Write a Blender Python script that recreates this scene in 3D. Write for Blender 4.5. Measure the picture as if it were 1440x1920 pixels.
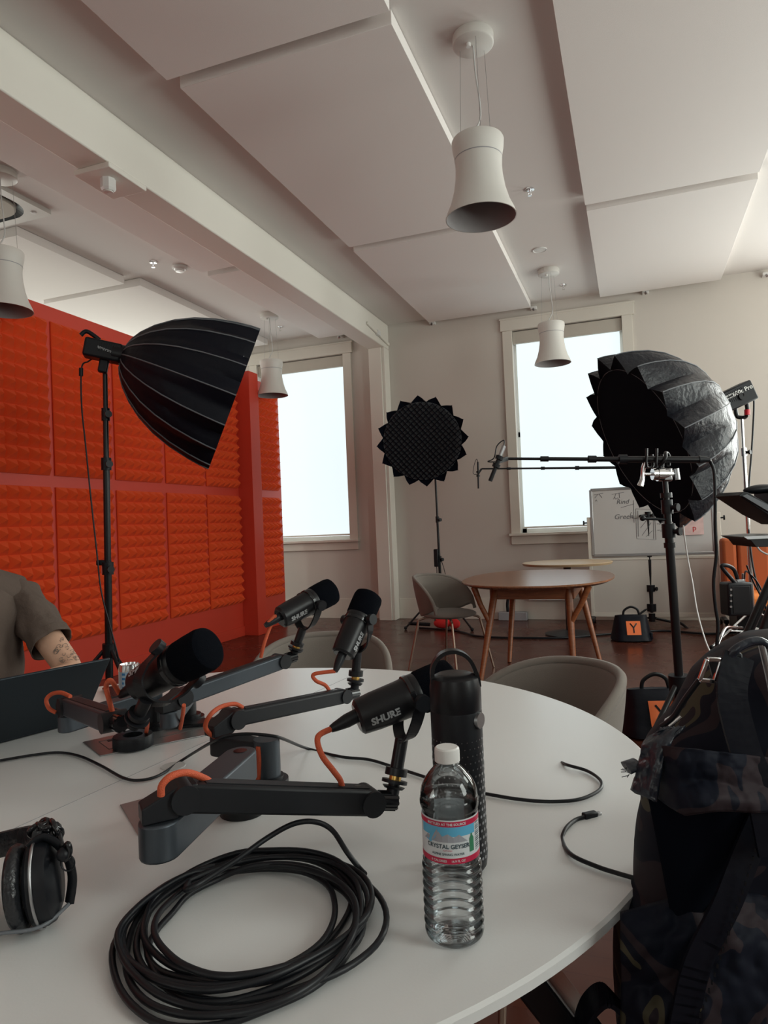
import bpy, math, random
from mathutils import Vector, Matrix, noise
random.seed(7)
S = bpy.context.scene; COL = S.collection
for o in list(bpy.data.objects): bpy.data.objects.remove(o)
V = Vector; PI = math.pi; rad = math.radians

# ------------------------------------------------------------ camera, light, exposure
F_PX = 1291.7; CAM = V((0, 0, 1.19))
RT = V((0.93902512, 0.34125473, -0.04215484)); UP = V((0.0463958, -0.00427177, 0.998914)); FW = V((-0.34070405, 0.93996115, 0.01984408))
UP = (UP - FW*UP.dot(FW)).normalized(); UP = RT.cross(FW)
cd = bpy.data.cameras.new('camera'); co = bpy.data.objects.new('camera', cd); COL.objects.link(co)
cd.sensor_fit = 'HORIZONTAL'; cd.sensor_width = 36; cd.lens = 36*F_PX/1440; cd.clip_start = .02; cd.clip_end = 200
m = Matrix.Identity(4)
for i in range(3): m[i][0] = RT[i]; m[i][1] = UP[i]; m[i][2] = -FW[i]; m[i][3] = CAM[i]
co.matrix_world = m; S.camera = co
SHADE_E = 1.0; SKY_E = 2.2; SIDE_W = 62; REAR_W = 11; LEFT_W = 48; BACK_W = 92
vs = S.view_settings; vs.view_transform = 'Standard'; vs.look = 'None'; vs.gamma = 1; vs.use_curve_mapping = False; vs.exposure = 0.0
w = bpy.data.worlds.new('sky'); S.world = w; w.use_nodes = True
w.node_tree.nodes['Background'].inputs[0].default_value = (.86, .93, 1, 1); w.node_tree.nodes['Background'].inputs[1].default_value = SKY_E
def area(name, loc, direction, sx, sy, power, col):
    l = bpy.data.lights.new(name, 'AREA'); l.shape = 'RECTANGLE'; l.size = sx; l.size_y = sy; l.energy = power; l.color = col
    o = bpy.data.objects.new(name, l); COL.objects.link(o); o.location = loc
    o.rotation_euler = V(direction).to_track_quat('-Z', 'Y').to_euler(); return o
area('daylight_back_fill', (2.62, 8.28, 2.25), (0, -1, 0), 1.2, 2.4, BACK_W, (.95, 1, .96))  # added out of frame for more light from the back; no opening built
area('daylight_back_left_assumed', (-6.45, 8.28, 2.25), (0, -1, 0), 1.2, 2.4, LEFT_W, (.95, 1, .93))  # assumed source hidden by the partition, brightens the left ceiling; wall has no opening
for k, y in enumerate((.4, 3.4, 6.2)):
    area('daylight_right_assumed', (3.36, y, 2.25), (-1, 0, 0), 1.2, 2.3, SIDE_W, (.93, 1, .94))  # unseen daylight assumed from the bright beam side; the right wall is solid
for x in (-3.2, .6):
    area('daylight_rear_fill', (x, -2.9, 2.2), (0, 1, 0), 1.2, 2.3, REAR_W, (.92, 1, .97))  # fill lamps added behind the camera; the wall there has no openings
for y in (3.0, 6.2):
    area('daylight_left_assumed', (-7.86, y, 2.25), (1, 0, 0), 1.2, 2.3, LEFT_W, (.97, 1, .93))  # lamps added for daylight assumed beyond the partition; no windows in this wall

# pixel of the photograph -> point of the place
def ray(px, py): return FW*F_PX + RT*(px-720) - UP*(py-960)
def Z(px, py, z=.74): d = ray(px, py); return CAM + d*((z-1.19)/d.z)
def Y(px, py, y): d = ray(px, py); return CAM + d*(y/d.y)
def X(px, py, x): d = ray(px, py); return CAM + d*(x/d.x)
def D(px, py, dep): return CAM + ray(px, py)*(dep/F_PX)

# ------------------------------------------------------------ materials
def mat(name, col, rough=.5, metal=0, bump=0, bscale=80, spec=.5, coat=0, sheen=0, emit=0, var=0, vscale=4):
    M = bpy.data.materials.new(name); M.use_nodes = True; nt = M.node_tree; b = nt.nodes['Principled BSDF']
    b.inputs['Base Color'].default_value = (*col, 1); b.inputs['Roughness'].default_value = rough
    b.inputs['Metallic'].default_value = metal; b.inputs['Specular IOR Level'].default_value = spec
    b.inputs['Coat Weight'].default_value = coat; b.inputs['Sheen Weight'].default_value = sheen
    if emit: b.inputs['Emission Color'].default_value = (*col, 1); b.inputs['Emission Strength'].default_value = emit
    if bump or var: tc = nt.nodes.new('ShaderNodeTexCoord')
    if bump:
        n = nt.nodes.new('ShaderNodeTexNoise'); n.inputs['Scale'].default_value = bscale; n.inputs['Detail'].default_value = 3
        nt.links.new(tc.outputs['Object'], n.inputs['Vector'])
        bp = nt.nodes.new('ShaderNodeBump'); bp.inputs['Strength'].default_value = bump; bp.inputs['Distance'].default_value = .01
        nt.links.new(n.outputs['Fac'], bp.inputs['Height']); nt.links.new(bp.outputs['Normal'], b.inputs['Normal'])
    if var:
        n = nt.nodes.new('ShaderNodeTexNoise'); n.inputs['Scale'].default_value = vscale
        nt.links.new(tc.outputs['Object'], n.inputs['Vector'])
        r = nt.nodes.new('ShaderNodeValToRGB'); r.color_ramp.elements[0].position = .3; r.color_ramp.elements[1].position = .7
        r.color_ramp.elements[0].color = (*[c*(1-var) for c in col], 1); r.color_ramp.elements[1].color = (*[min(1, c*(1+var)) for c in col], 1)
        nt.links.new(n.outputs['Fac'], r.inputs['Fac']); nt.links.new(r.outputs['Color'], b.inputs['Base Color'])
    return M
WALL = mat('wall_paint', (.60, .555, .505), .65, bump=.05, bscale=200)
CEIL = mat('ceiling_paint', (.74, .70, .67), .8, bump=.04, bscale=150)
PANELM = mat('acoustic_ceiling_panel', (.80, .76, .73), .95, bump=.15, bscale=400)
TRIM = mat('trim_paint', (.68, .64, .57), .45)
BEAMM = mat('beam_paint', (.80, .77, .70), .6, bump=.1, bscale=12)
RED = mat('red_paint', (.60, .05, .024), .45)
FOAM = mat('orange_red_foam', (.78, .085, .014), .95, bump=.2, bscale=500)
BLACKF = mat('black_nylon', (.004, .005, .010), .5, bump=.25, bscale=25, spec=.2)
BLACKV = mat('black_velvet', (.003, .004, .009), .95, spec=.1)
GREYGRID = mat('grey_grid_cloth', (.085, .085, .092), .9, spec=.1)
PIPING = mat('grey_piping', (.13, .14, .155), .5)
BLACKM = mat('black_metal', (.008, .008, .010), .35, spec=.35)
BLACKP = mat('black_plastic', (.008, .009, .012), .42, spec=.3)
GLOSSB = mat('gloss_black_plastic', (.01, .01, .012), .15)
ARM = mat('anodised_charcoal', (.068, .080, .095), .42, metal=.6)
ARMD = mat('matte_charcoal', (.010, .011, .014), .5, spec=.35)
SPONGE = mat('foam_windscreen', (.004, .005, .008), 1, spec=.05, bump=.6, bscale=900)
CHROME = mat('chrome', (.75, .75, .76), .18, metal=1)
STEEL = mat('brushed_steel', (.42, .42, .43), .35, metal=1)
BRASS = mat('brass', (.72, .45, .13), .3, metal=1)
ORANGEC = mat('orange_braided_cable', (.62, .10, .035), .6, bump=.4, bscale=700)
BLACKC = mat('black_rubber_cable', (.008, .009, .012), .4, spec=.35)
WHITEC = mat('white_cable', (.55, .55, .54), .5)
TABLE = mat('white_laminate', (.78, .785, .78), .28, spec=.45, bump=.02, bscale=300)
TABLEE = mat('table_edge', (.42, .40, .37), .5)
WALNUT = mat('walnut', (.25, .105, .045), .33)
MAPLE = mat('maple_top', (.50, .36, .22), .4)
FABRIC = mat('taupe_fabric', (.21, .18, .155), .9, bump=.3, bscale=700, sheen=.2)
BRONZE = mat('bronze_leg', (.38, .28, .22), .35, metal=.9)
LAMPW = mat('white_lamp_metal', (.68, .66, .62), .4)
LAMPI = mat('grey_lamp_inside', (.30, .28, .28), .6)
WHITEP = mat('white_plastic', (.75, .74, .72), .35)
GREYL = mat('silkscreen_grey', (.35, .36, .37), .5)
ORPATCH = mat('orange_patch', (.95, .20, .05), .5)
SOFAM = mat('orange_sofa_fabric', (.42, .10, .03), .85, bump=.2, bscale=400)
SOFAL = mat('orange_seat_fabric', (.80, .24, .05), .8)
NAVY = mat('dark_laptop_metal', (.016, .024, .032), .4, metal=.4)
SHIRT = mat('brown_grey_cotton', (.10, .072, .058), .95, bump=.3, bscale=60)
REDF = mat('red_fabric', (.75, .03, .03), .8)
REDA = mat('red_anodised', (.55, .01, .02), .35)
WBOARD = mat('whiteboard', (.55, .54, .53), .22)
MARK = mat('marker_ink', (.10, .10, .11), .7)
PAPER = mat('pink_paper', (.72, .52, .50), .8, var=.12, vscale=12)
VALANCE = mat('valance_cloth', (.50, .46, .40), .8)
GOLD = mat('gold_foil', (.75, .52, .12), .3, metal=.8)
GREYP = mat('grey_outlet', (.32, .32, .34), .5)
EDGE = mat('seam_shadow_gap', (.10, .09, .085), .8)
TRAYM = mat('silver_tray', (.40, .40, .40), .35, metal=.8)
SHADE = bpy.data.materials.new('backlit_roller_shade'); SHADE.use_nodes = True
_b = SHADE.node_tree.nodes['Principled BSDF']; _b.inputs['Base Color'].default_value = (.3, .3, .28, 1); _b.inputs['Roughness'].default_value = .9
_b.inputs['Emission Color'].default_value = (.79, .92, .95, 1); _b.inputs['Emission Strength'].default_value = SHADE_E
GLASS = bpy.data.materials.new('window_glass'); GLASS.use_nodes = True; nt = GLASS.node_tree; nt.nodes.clear()
o_ = nt.nodes.new('ShaderNodeOutputMaterial'); mx = nt.nodes.new('ShaderNodeMixShader'); tr = nt.nodes.new('ShaderNodeBsdfTransparent'); gl = nt.nodes.new('ShaderNodeBsdfGlossy'); gl.inputs['Roughness'].default_value = .03
fr = nt.nodes.new('ShaderNodeFresnel'); fr.inputs[0].default_value = 1.45
nt.links.new(fr.outputs[0], mx.inputs[0]); nt.links.new(tr.outputs[0], mx.inputs[1]); nt.links.new(gl.outputs[0], mx.inputs[2]); nt.links.new(mx.outputs[0], o_.inputs[0])
PET = GLASS.copy(); PET.name = 'clear_bottle_plastic'
for n in PET.node_tree.nodes:
    if n.type == 'BSDF_TRANSPARENT': n.inputs[0].default_value = (.98, .985, .985, 1)
    if n.type == 'FRESNEL': n.inputs[0].default_value = 1.6
WATER = mat('water', (.97, .99, 1), 0); WATER.node_tree.nodes['Principled BSDF'].inputs['Transmission Weight'].default_value = 1; WATER.node_tree.nodes['Principled BSDF'].inputs['IOR'].default_value = 1.33
_n = WATER.node_tree; _o = [q for q in _n.nodes if q.type == 'OUTPUT_MATERIAL'][0]; _m = _n.nodes.new('ShaderNodeMixShader'); _t = _n.nodes.new('ShaderNodeBsdfTransparent'); _m.inputs[0].default_value = .86; _t.inputs[0].default_value = (.97, .99, 1, 1)
_n.links.new(_n.nodes['Principled BSDF'].outputs[0], _m.inputs[1]); _n.links.new(_t.outputs[0], _m.inputs[2]); _n.links.new(_m.outputs[0], _o.inputs[0])
def ramp_mat(name, base, stops, rough, scale, detail=2, const=True, dist=0, sc3=(1, 1, 1), spec=.5):
    M = mat(name, base, rough, spec=spec); nt = M.node_tree; b = nt.nodes['Principled BSDF']
    tc = nt.nodes.new('ShaderNodeTexCoord'); mp = nt.nodes.new('ShaderNodeMapping'); mp.inputs['Scale'].default_value = sc3
    n = nt.nodes.new('ShaderNodeTexNoise'); n.inputs['Scale'].default_value = scale; n.inputs['Detail'].default_value = detail; n.inputs['Distortion'].default_value = dist
    r = nt.nodes.new('ShaderNodeValToRGB'); cr = r.color_ramp
    if const: cr.interpolation = 'CONSTANT'
    cr.elements[0].position = stops[0][0]; cr.elements[0].color = (*stops[0][1], 1)
    cr.elements[1].position = stops[1][0]; cr.elements[1].color = (*stops[1][1], 1)
    for p, c in stops[2:]: e = cr.elements.new(p); e.color = (*c, 1)
    nt.links.new(tc.outputs['Object'], mp.inputs[0]); nt.links.new(mp.outputs[0], n.inputs['Vector']); nt.links.new(n.outputs['Fac'], r.inputs['Fac']); nt.links.new(r.outputs['Color'], b.inputs['Base Color'])
    return M
CAMO = ramp_mat('dark_camouflage_cloth', (.01, .01, .015), [(0, (.008, .010, .018)), (.46, (.030, .022, .026)), (.55, (.009, .010, .017)), (.61, (.066, .058, .038)), (.65, (.022, .017, .021))], .62, 8, 2, True, .6)
CAMO.node_tree.nodes['Principled BSDF'].inputs['Specular IOR Level'].default_value = .10
WRK = mat('wrinkled_nylon', (.009, .010, .015), .36, bump=1.0, bscale=22, spec=.32)
SKIN = mat('skin', (.60, .36, .25), .5, var=.06, vscale=12)
WALNUT = ramp_mat('walnut_grain', (.25, .1, .04), [(.3, (.19, .058, .018)), (.7, (.31, .10, .035))], .38, 9, 4, False, .5, (1, 1, 8))
WALTOP = ramp_mat('walnut_top_grain', (.25, .1, .04), [(.3, (.20, .085, .040)), (.7, (.30, .13, .066))], .25, 9, 4, False, .5, (10, 1, 1))
# dark plank floor
FLOORM = mat('dark_wood_planks', (.05, .018, .014), .3, spec=.32); nt = FLOORM.node_tree; b = nt.nodes['Principled BSDF']
tc = nt.nodes.new('ShaderNodeTexCoord'); br = nt.nodes.new('ShaderNodeTexBrick'); br.inputs['Scale'].default_value = 1
br.inputs['Brick Width'].default_value = 1.9; br.inputs['Row Height'].default_value = .085; br.inputs['Mortar Size'].default_value = .0008
br.inputs['Color1'].default_value = (.085, .025, .015, 1); br.inputs['Color2'].default_value = (.068, .020, .013, 1); br.inputs['Mortar'].default_value = (.055, .016, .011, 1)
nz = nt.nodes.new('ShaderNodeTexNoise'); nz.inputs['Scale'].default_value = 3; nz.inputs['Detail'].default_value = 6
mr = nt.nodes.new('ShaderNodeMapRange'); mr.inputs['To Min'].default_value = .14; mr.inputs['To Max'].default_value = .38
bp = nt.nodes.new('ShaderNodeBump'); bp.inputs['Strength'].default_value = .12; bp.inputs['Distance'].default_value = .01
nt.links.new(tc.outputs['Object'], br.inputs['Vector']); nt.links.new(br.outputs['Color'], b.inputs['Base Color']); nt.links.new(tc.outputs['Object'], nz.inputs['Vector'])
nt.links.new(nz.outputs['Fac'], mr.inputs['Value']); nt.links.new(mr.outputs[0], b.inputs['Roughness']); nt.links.new(nz.outputs['Fac'], bp.inputs['Height']); nt.links.new(bp.outputs[0], b.inputs['Normal'])

# ------------------------------------------------------------ mesh helpers
def frame(z, x=None):
    z = V(z).normalized(); x = V(x) if x is not None else (V((1, 0, 0)) if abs(z.x) < .9 else V((0, 1, 0)))
    x = (x - z*x.dot(z)).normalized(); y = z.cross(x); return Matrix((x, y, z)).transposed()
def catmull(P, n=8, closed=False):
    P = [V(p) for p in P]; out = []; N = len(P); seg = N if closed else N-1
    for i in range(seg):
        g = lambda k: P[k % N] if closed else P[max(0, min(N-1, k))]
        a, b, c, d = g(i-1), g(i), g(i+1), g(i+2)
        for k in range(n):
            t = k/n; out.append(.5*((2*b)+(c-a)*t+(2*a-5*b+4*c-d)*t*t+(3*b-a-3*c+d)*t**3))
    if not closed: out.append(P[-1])
    return out
class MB:
    def __init__(s): s.v = []; s.f = []
    def add(s, vs, fs): o = len(s.v); s.v += [V(v) for v in vs]; s.f += [tuple(i+o for i in f) for f in fs]; return s
    def box(s, c, size, R=None):
        c = V(c); h = V(size)/2; R = R or Matrix.Identity(3); vs = []
        for x in (-1, 1):
            for y in (-1, 1):
                for z in (-1, 1): vs.append(c + R @ V((x*h.x, y*h.y, z*h.z)))
        return s.add(vs, [(0, 1, 3, 2), (4, 6, 7, 5), (0, 4, 5, 1), (2, 3, 7, 6), (0, 2, 6, 4), (1, 5, 7, 3)])
    def bb(s, a, b): a = V(a); b = V(b); return s.box((a+b)/2, [abs(q) for q in (b-a)])
    def beam(s, a, b, wd, ht, up=(0, 0, 1), wd2=None, ht2=None):
        a = V(a); b = V(b); z = (b-a).normalized(); u = V(up); u = (u - z*u.dot(z)).normalized(); r = z.cross(u); vs = []
        for p, w_, h_ in ((a, wd, ht), (b, wd2 or wd, ht2 or ht)):
            for sx, sy in ((-1, -1), (1, -1), (1, 1), (-1, 1)): vs.append(p + r*sx*w_/2 + u*sy*h_/2)
        return s.add(vs, [(3, 2, 1, 0), (4, 5, 6, 7), (0, 1, 5, 4), (1, 2, 6, 5), (2, 3, 7, 6), (3, 0, 4, 7)])
    def tube(s, P, r, n=10, closed=False, caps=True, sq=1):
        P = [V(p) for p in P]; N = len(P); rr = r if isinstance(r, (list, tuple)) else [r]*N; vs = []; fs = []; nx = None
        for i in range(N):
            t = (P[(i+1) % N]-P[i-1]) if closed else (P[min(N-1, i+1)]-P[max(0, i-1)])
            t = t.normalized() if t.length > 1e-9 else V((0, 0, 1))
            if nx is None: nx = frame(t).col[0]
            nx = nx - t*nx.dot(t)
            nx = nx.normalized() if nx.length > 1e-6 else frame(t).col[0]
            ny = t.cross(nx)
            for k in range(n): a = 2*PI*k/n; vs.append(P[i] + (nx*math.cos(a) + ny*math.sin(a)*sq)*rr[i])
        for i in range(N if closed else N-1):
            j = (i+1) % N
            for k in range(n): l = (k+1) % n; fs.append((i*n+k, i*n+l, j*n+l, j*n+k))
        if caps and not closed: fs.append(tuple(range(n))[::-1]); fs.append(tuple((N-1)*n+k for k in range(n)))
        return s.add(vs, fs)
    def cyl(s, a, b, r, r2=None, n=24): return s.tube([a, b], [r, r if r2 is None else r2], n)
    def lathe(s, prof, c=(0, 0, 0), axis=(0, 0, 1), n=32, closed=False):
        R = frame(axis); c = V(c); vs = []; fs = []
        for r, z in prof:
            for k in range(n): a = 2*PI*k/n; vs.append(c + R @ V((max(r, 1e-5)*math.cos(a), max(r, 1e-5)*math.sin(a), z)))
        N = len(prof)
        for i in range(N-1 if not closed else N):
            j = (i+1) % N
            for k in range(n): l = (k+1) % n; fs.append((i*n+k, i*n+l, j*n+l, j*n+k))
        return s.add(vs, fs)
    def prism(s, poly, z0, z1, R=None, c=(0, 0, 0)):
        R = R or Matrix.Identity(3); c = V(c); n = len(poly)
        vs = [c + R @ V((x, y, z0)) for x, y in poly] + [c + R @ V((x, y, z1)) for x, y in poly]
        return s.add(vs, [tuple(range(n))[::-1], tuple(range(n, 2*n))] + [(k, (k+1) % n, n+(k+1) % n, n+k) for k in range(n)])
    def sphere(s, c, r, n=16, sc=(1, 1, 1), R=None):
        c = V(c); R = R or Matrix.Identity(3); vs = []; fs = []; m_ = n//2
        for i in range(m_+1):
            t = PI*i/m_
            for k in range(n):
                a = 2*PI*k/n; vs.append(c + R @ V((r*sc[0]*math.sin(t)*math.cos(a), r*sc[1]*math.sin(t)*math.sin(a), r*sc[2]*math.cos(t))))
        for i in range(m_):
            for k in range(n): l = (k+1) % n; fs.append((i*n+k, (i+1)*n+k, (i+1)*n+l, i*n+l))
        return s.add(vs, fs)
    def grid(s, fn, nu, nv, cu=False, cv=False):
        vs = [V(fn(i/(nu if cu else nu-1), j/(nv if cv else nv-1))) for i in range(nu) for j in range(nv)]; fs = []
        for i in range(nu if cu else nu-1):
            for j in range(nv if cv else nv-1):
                a = (i % nu)*nv + j; b_ = ((i+1) % nu)*nv + j; fs.append((a, b_, ((i+1) % nu)*nv+(j+1) % nv, (i % nu)*nv+(j+1) % nv))
        return s.add(vs, fs)
    def build(s, name, m_, parent=None, smooth=None, bevel=0, solid=0, sub=0, weld=False):
        me = bpy.data.meshes.new(name); org = V((0, 0, 0))
        if parent is None:
            xs = [v.x for v in s.v]; ys = [v.y for v in s.v]; zs = [v.z for v in s.v]
            org = V(((min(xs)+max(xs))/2, (min(ys)+max(ys))/2, min(zs)))
            if name.split('_')[0] in ('floor', 'wall', 'ceiling', 'trim', 'window', 'baseboard'): org = V((0, 0, 0))
        else:
            p = parent
            while p is not None: org = org + p.location; p = p.parent
        me.from_pydata([tuple(v-org) for v in s.v], [], s.f); me.update()
        o = bpy.data.objects.new(name, me); COL.objects.link(o); me.materials.append(m_)
        import bmesh
        bm = bmesh.new(); bm.from_mesh(me)
        if weld: bmesh.ops.remove_doubles(bm, verts=bm.verts, dist=1e-5)
        if not solid: bmesh.ops.recalc_face_normals(bm, faces=bm.faces)
        bm.to_mesh(me); bm.free()
        if parent is not None: o.parent = parent
        else: o.location = org
        if smooth:
            for p_ in me.polygons: p_.use_smooth = True
            me.set_sharp_from_angle(angle=rad(smooth))
        if solid: md = o.modifiers.new('solid', 'SOLIDIFY'); md.thickness = solid; md.offset = 0
        if sub: md = o.modifiers.new('sub', 'SUBSURF'); md.levels = sub; md.render_levels = sub
        if bevel:
            md = o.modifiers.new('bevel', 'BEVEL'); md.width = bevel; md.segments = 2; md.limit_method = 'ANGLE'; md.angle_limit = rad(40)
            for p_ in me.polygons: p_.use_smooth = True
            me.set_sharp_from_angle(angle=rad(50))
        return o
def tag(o, label=None, cat=None, group=None, kind=None):
    for k, v_ in (('label', label), ('category', cat), ('group', group), ('kind', kind)):
        if v_: o[k] = v_
    return o
def thing(name, loc, label, cat, group=None, rz=0):
    o = bpy.data.objects.new(name, None); COL.objects.link(o); o.location = loc; o.rotation_euler = (0, 0, rz); o.empty_display_size = .05
    return tag(o, label, cat, group)
def copy_tree(o, parent=None):
    c = o.copy(); COL.objects.link(c); c.parent = parent
    for ch in [q for q in KIDS.get(o.name, [])]: copy_tree(ch, c)
    return c
KIDS = {}
def index_kids():
    KIDS.clear()
    for q in bpy.data.objects:
        if q.parent: KIDS.setdefault(q.parent.name, []).append(q)
def text(body, size, thick=0, shear=0, align='CENTER', extrude=0):
    cu = bpy.data.curves.new('t', 'FONT'); cu.body = body; cu.size = size; cu.offset = thick; cu.shear = shear; cu.align_x = align; cu.align_y = 'CENTER'; cu.extrude = extrude; cu.resolution_u = 3
    ob = bpy.data.objects.new('t', cu); COL.objects.link(ob); dg = bpy.context.evaluated_depsgraph_get()
    me = bpy.data.meshes.new_from_object(ob.evaluated_get(dg)); vs = [v.co.copy() for v in me.vertices]; fs = [tuple(p.vertices) for p in me.polygons]
    bpy.data.objects.remove(ob); bpy.data.curves.remove(cu); bpy.data.meshes.remove(me); return vs, fs
def struct(name, mb, m_, **k): return tag(mb.build(name, m_, **k), kind='structure')
def part(o, label): o['label'] = label; return o
def cable(name, pts, r, m_, label, cat='cable', parent=None, n=8, seg=8, group=None):
    o = MB().tube(catmull(pts, seg), r, n).build(name, m_, parent, smooth=60)
    return tag(o, label, cat, group) if parent is None else o
# ------------------------------------------------------------ the room
XL, XR, YB, YF, H = -7.9, 3.4, 8.335, -3.0, 3.763
struct('floor', MB().bb((XL-.2, YF-.2, -.1), (XR+.2, YB+.2, 0)), FLOORM)
struct('ceiling', MB().bb((XL-.2, YF-.2, H), (XR+.2, YB+.2, H+.15)), CEIL)
WZ0, WZ1 = 1.031, 3.472; wins = [(-4.79, -3.50), (-1.282, -.031)]
mb = MB(); TW = .22; last = XL-.2
for a, b_ in wins:
    mb.bb((last, YB, 0), (a, YB+TW, H)); mb.bb((a, YB, 0), (b_, YB+TW, WZ0)); mb.bb((a, YB, WZ1), (b_, YB+TW, H)); last = b_
mb.bb((last, YB, 0), (XR+.2, YB+TW, H)); struct('wall_back', mb, WALL)
struct('wall_left', MB().bb((XL-.2, YF, 0), (XL, YB, H)), WALL)
struct('wall_right', MB().bb((XR, YF, 0), (XR+.2, YB, H)), WALL)
struct('wall_front', MB().bb((XL-.2, YF-.2, 0), (XR+.2, YF, H)), WALL)
struct('baseboard_back', MB().bb((XL, YB-.018, 0), (-3.07, YB, .255)).bb((-2.86, YB-.018, 0), (XR, YB, .255)), TRIM, bevel=.003)
# windows: frame, sash, glass, valance, backlit shade
def window(i, x0, x1):
    fr_ = MB(); t = .115; y0 = YB-.03
    fr_.bb((x0-t, y0, .93), (x0, YB, WZ1)).bb((x1, y0, .93), (x1+t, YB, WZ1))
    fr_.bb((x0-t-.02, y0-.008, WZ1), (x1+t+.02, YB, 3.609)).bb((x0-t-.03, y0-.012, 3.602), (x1+t+.03, YB, 3.625))
    fr_.bb((x0-t, y0-.003, .898), (x1+t, YB, 1.0)); W_ = struct('window_%d' % i, fr_, TRIM, bevel=.003)
    sl = MB().bb((x0-t-.02, y0-.05, 1.0), (x1+t+.02, YB+.1, 1.031)); sl.build('sill', TRIM, W_, bevel=.004)
    s_ = MB()
    for a, b_ in ((x0, x0+.05), (x1-.05, x1)): s_.bb((a, YB+.13, WZ0), (b_, YB+.17, WZ1))
    for a, b_ in ((WZ0, WZ0+.05), (2.2, 2.26), (WZ1-.05, WZ1)): s_.bb((x0, YB+.13, a), (x1, YB+.17, b_))
    s_.build('sash', TRIM, W_)
    MB().bb((x0+.05, YB+.148, WZ0+.05), (x1-.05, YB+.152, WZ1-.05)).build('window_pane', GLASS, W_)
    MB().bb((x0+.004, YB+.012, 3.315), (x1-.004, YB+.10, WZ1-.012)).build('valance', VALANCE, W_)
    MB().bb((x0+.035, YB+.05, 1.10), (x1-.03, YB+.053, 3.33)).build('roller_shade', SHADE, W_)
    MB().bb((x0+.035, YB+.04, 1.085), (x1-.03, YB+.062, 1.105)).build('shade_bottom_bar', TRIM, W_)
for i, (a, b_) in enumerate(wins): window(i+1, a, b_)
# beam and column
struct('trim_1', MB().bb((-3.09, YF, 3.44), (-2.86, YB-.0, H)), BEAMM, bevel=.01)
struct('trim_2', MB().bb((-3.07, 8.13, 0), (-2.90, YB, 3.44)).bb((-2.90, 8.15, 0), (-2.862, YB, 3.44)), BEAMM, bevel=.006)
struct('trim_3', MB().bb((-3.12, 3.30, 3.405), (-2.85, 3.64, 3.44)), BEAMM, bevel=.006)
# ceiling panels
def cpanel(x0, x1, y0, y1, label):
    tag(MB().bb((x0, y0, 3.683), (x1, y1, H-.004)).build('ceiling_panel', PANELM, bevel=.002), label, 'ceiling panel', 'white acoustic panels under the ceiling')
cpanel(-2.30, -1.0, .55, 3.14, 'off-white ceiling panel cut off by the top of the photo, beside the beam')
cpanel(-2.275, -1.02, 3.225, 5.66, 'big off-white ceiling panel between beam and nearest pendant lamp')
cpanel(-2.28, -1.03, 5.77, 8.2, 'off-white ceiling panel reaching the wall, left of the small middle pendant')
cpanel(-.255, .99, 2.3, 5.72, 'big off-white ceiling panel in the upper right corner')
cpanel(-.25, .995, 5.83, 8.2, 'off-white ceiling panel reaching the back wall at right, above the window')
cpanel(-5.87, -4.62, 4.25, 5.51, 'pale ceiling panel just past the air vent, over the red wall')
cpanel(-5.76, -4.51, 5.61, 8.15, 'pale ceiling panel above the red wall and black softbox')
cpanel(-3.785, -3.16, 3.0, 5.59, 'long ceiling panel left of the beam, beside the square air vent')
cpanel(-3.785, -3.16, 5.70, 8.2, 'ceiling panel left of the beam reaching the back wall over the left window')
# red partition
struct('wall_partition', MB().bb((-4.42, -1.5, 0), (-4.26, 7.9, 3.03)), RED)
struct('wall_bounce_slab', MB().bb((-4.45, -1.5, 0), (-4.421, 7.9, 3.03)), WALL)  # unseen pale slab, added to keep red bounce off the left ceiling
struct('trim_4', MB().bb((-4.26, 6.88, 0), (-4.07, 7.08, 3.03)), RED, bevel=.004)
struct('baseboard_partition', MB().bb((-4.26, -1.5, 0), (-4.245, 6.88, .11)).bb((-4.26, 7.08, 0), (-4.245, 7.9, .11)), RED, bevel=.003)
def foam_mb():
    mb = MB(); nx, nz, p = 6, 12, .1016; t = .012; h_ = .085
    vs = []; fs = []
    for j in range(nz+1):
        for i in range(nx+1): vs.append((t, i*p, j*p))
    b0 = len(vs)
    for j in range(nz):
        for i in range(nx): vs.append((h_, (i+.5)*p, (j+.5)*p))
    g = lambda i, j: j*(nx+1)+i
    for j in range(nz):
        for i in range(nx):
            c = b0+j*nx+i; q = [g(i, j), g(i+1, j), g(i+1, j+1), g(i, j+1)]
            for k in range(4): fs.append((q[k], q[(k+1) % 4], c))
    mb.add(vs, fs); mb.bb((.002, 0, 0), (t, nx*p, nz*p)); return mb
fo = foam_mb().build('foam_panel', FOAM)
fo.location = (-4.26, 0, 0); FO = fo.location.copy(); fx = .0435+.001; fy = .3048; first = True
where = ['cut off by the left edge', 'second from the left edge', 'third from the left edge', 'fourth from the left edge', 'last before the red post', 'alone beyond the red post']
for k, y in enumerate((3.535, 4.20, 4.875, 5.565, 6.235, 7.19)):
    for z, row in ((1.69, 'upper'), (.38, 'lower')):
        c = fo if first else fo.copy()
        if not first: COL.objects.link(c)
        first = False; c.location = (-4.26+fx, y+fy, z)
        tag(c, 'orange-red pyramid foam panel in the %s row, %s' % (row, where[k]), 'foam panel', 'pyramid foam panels on the red wall')
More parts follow.
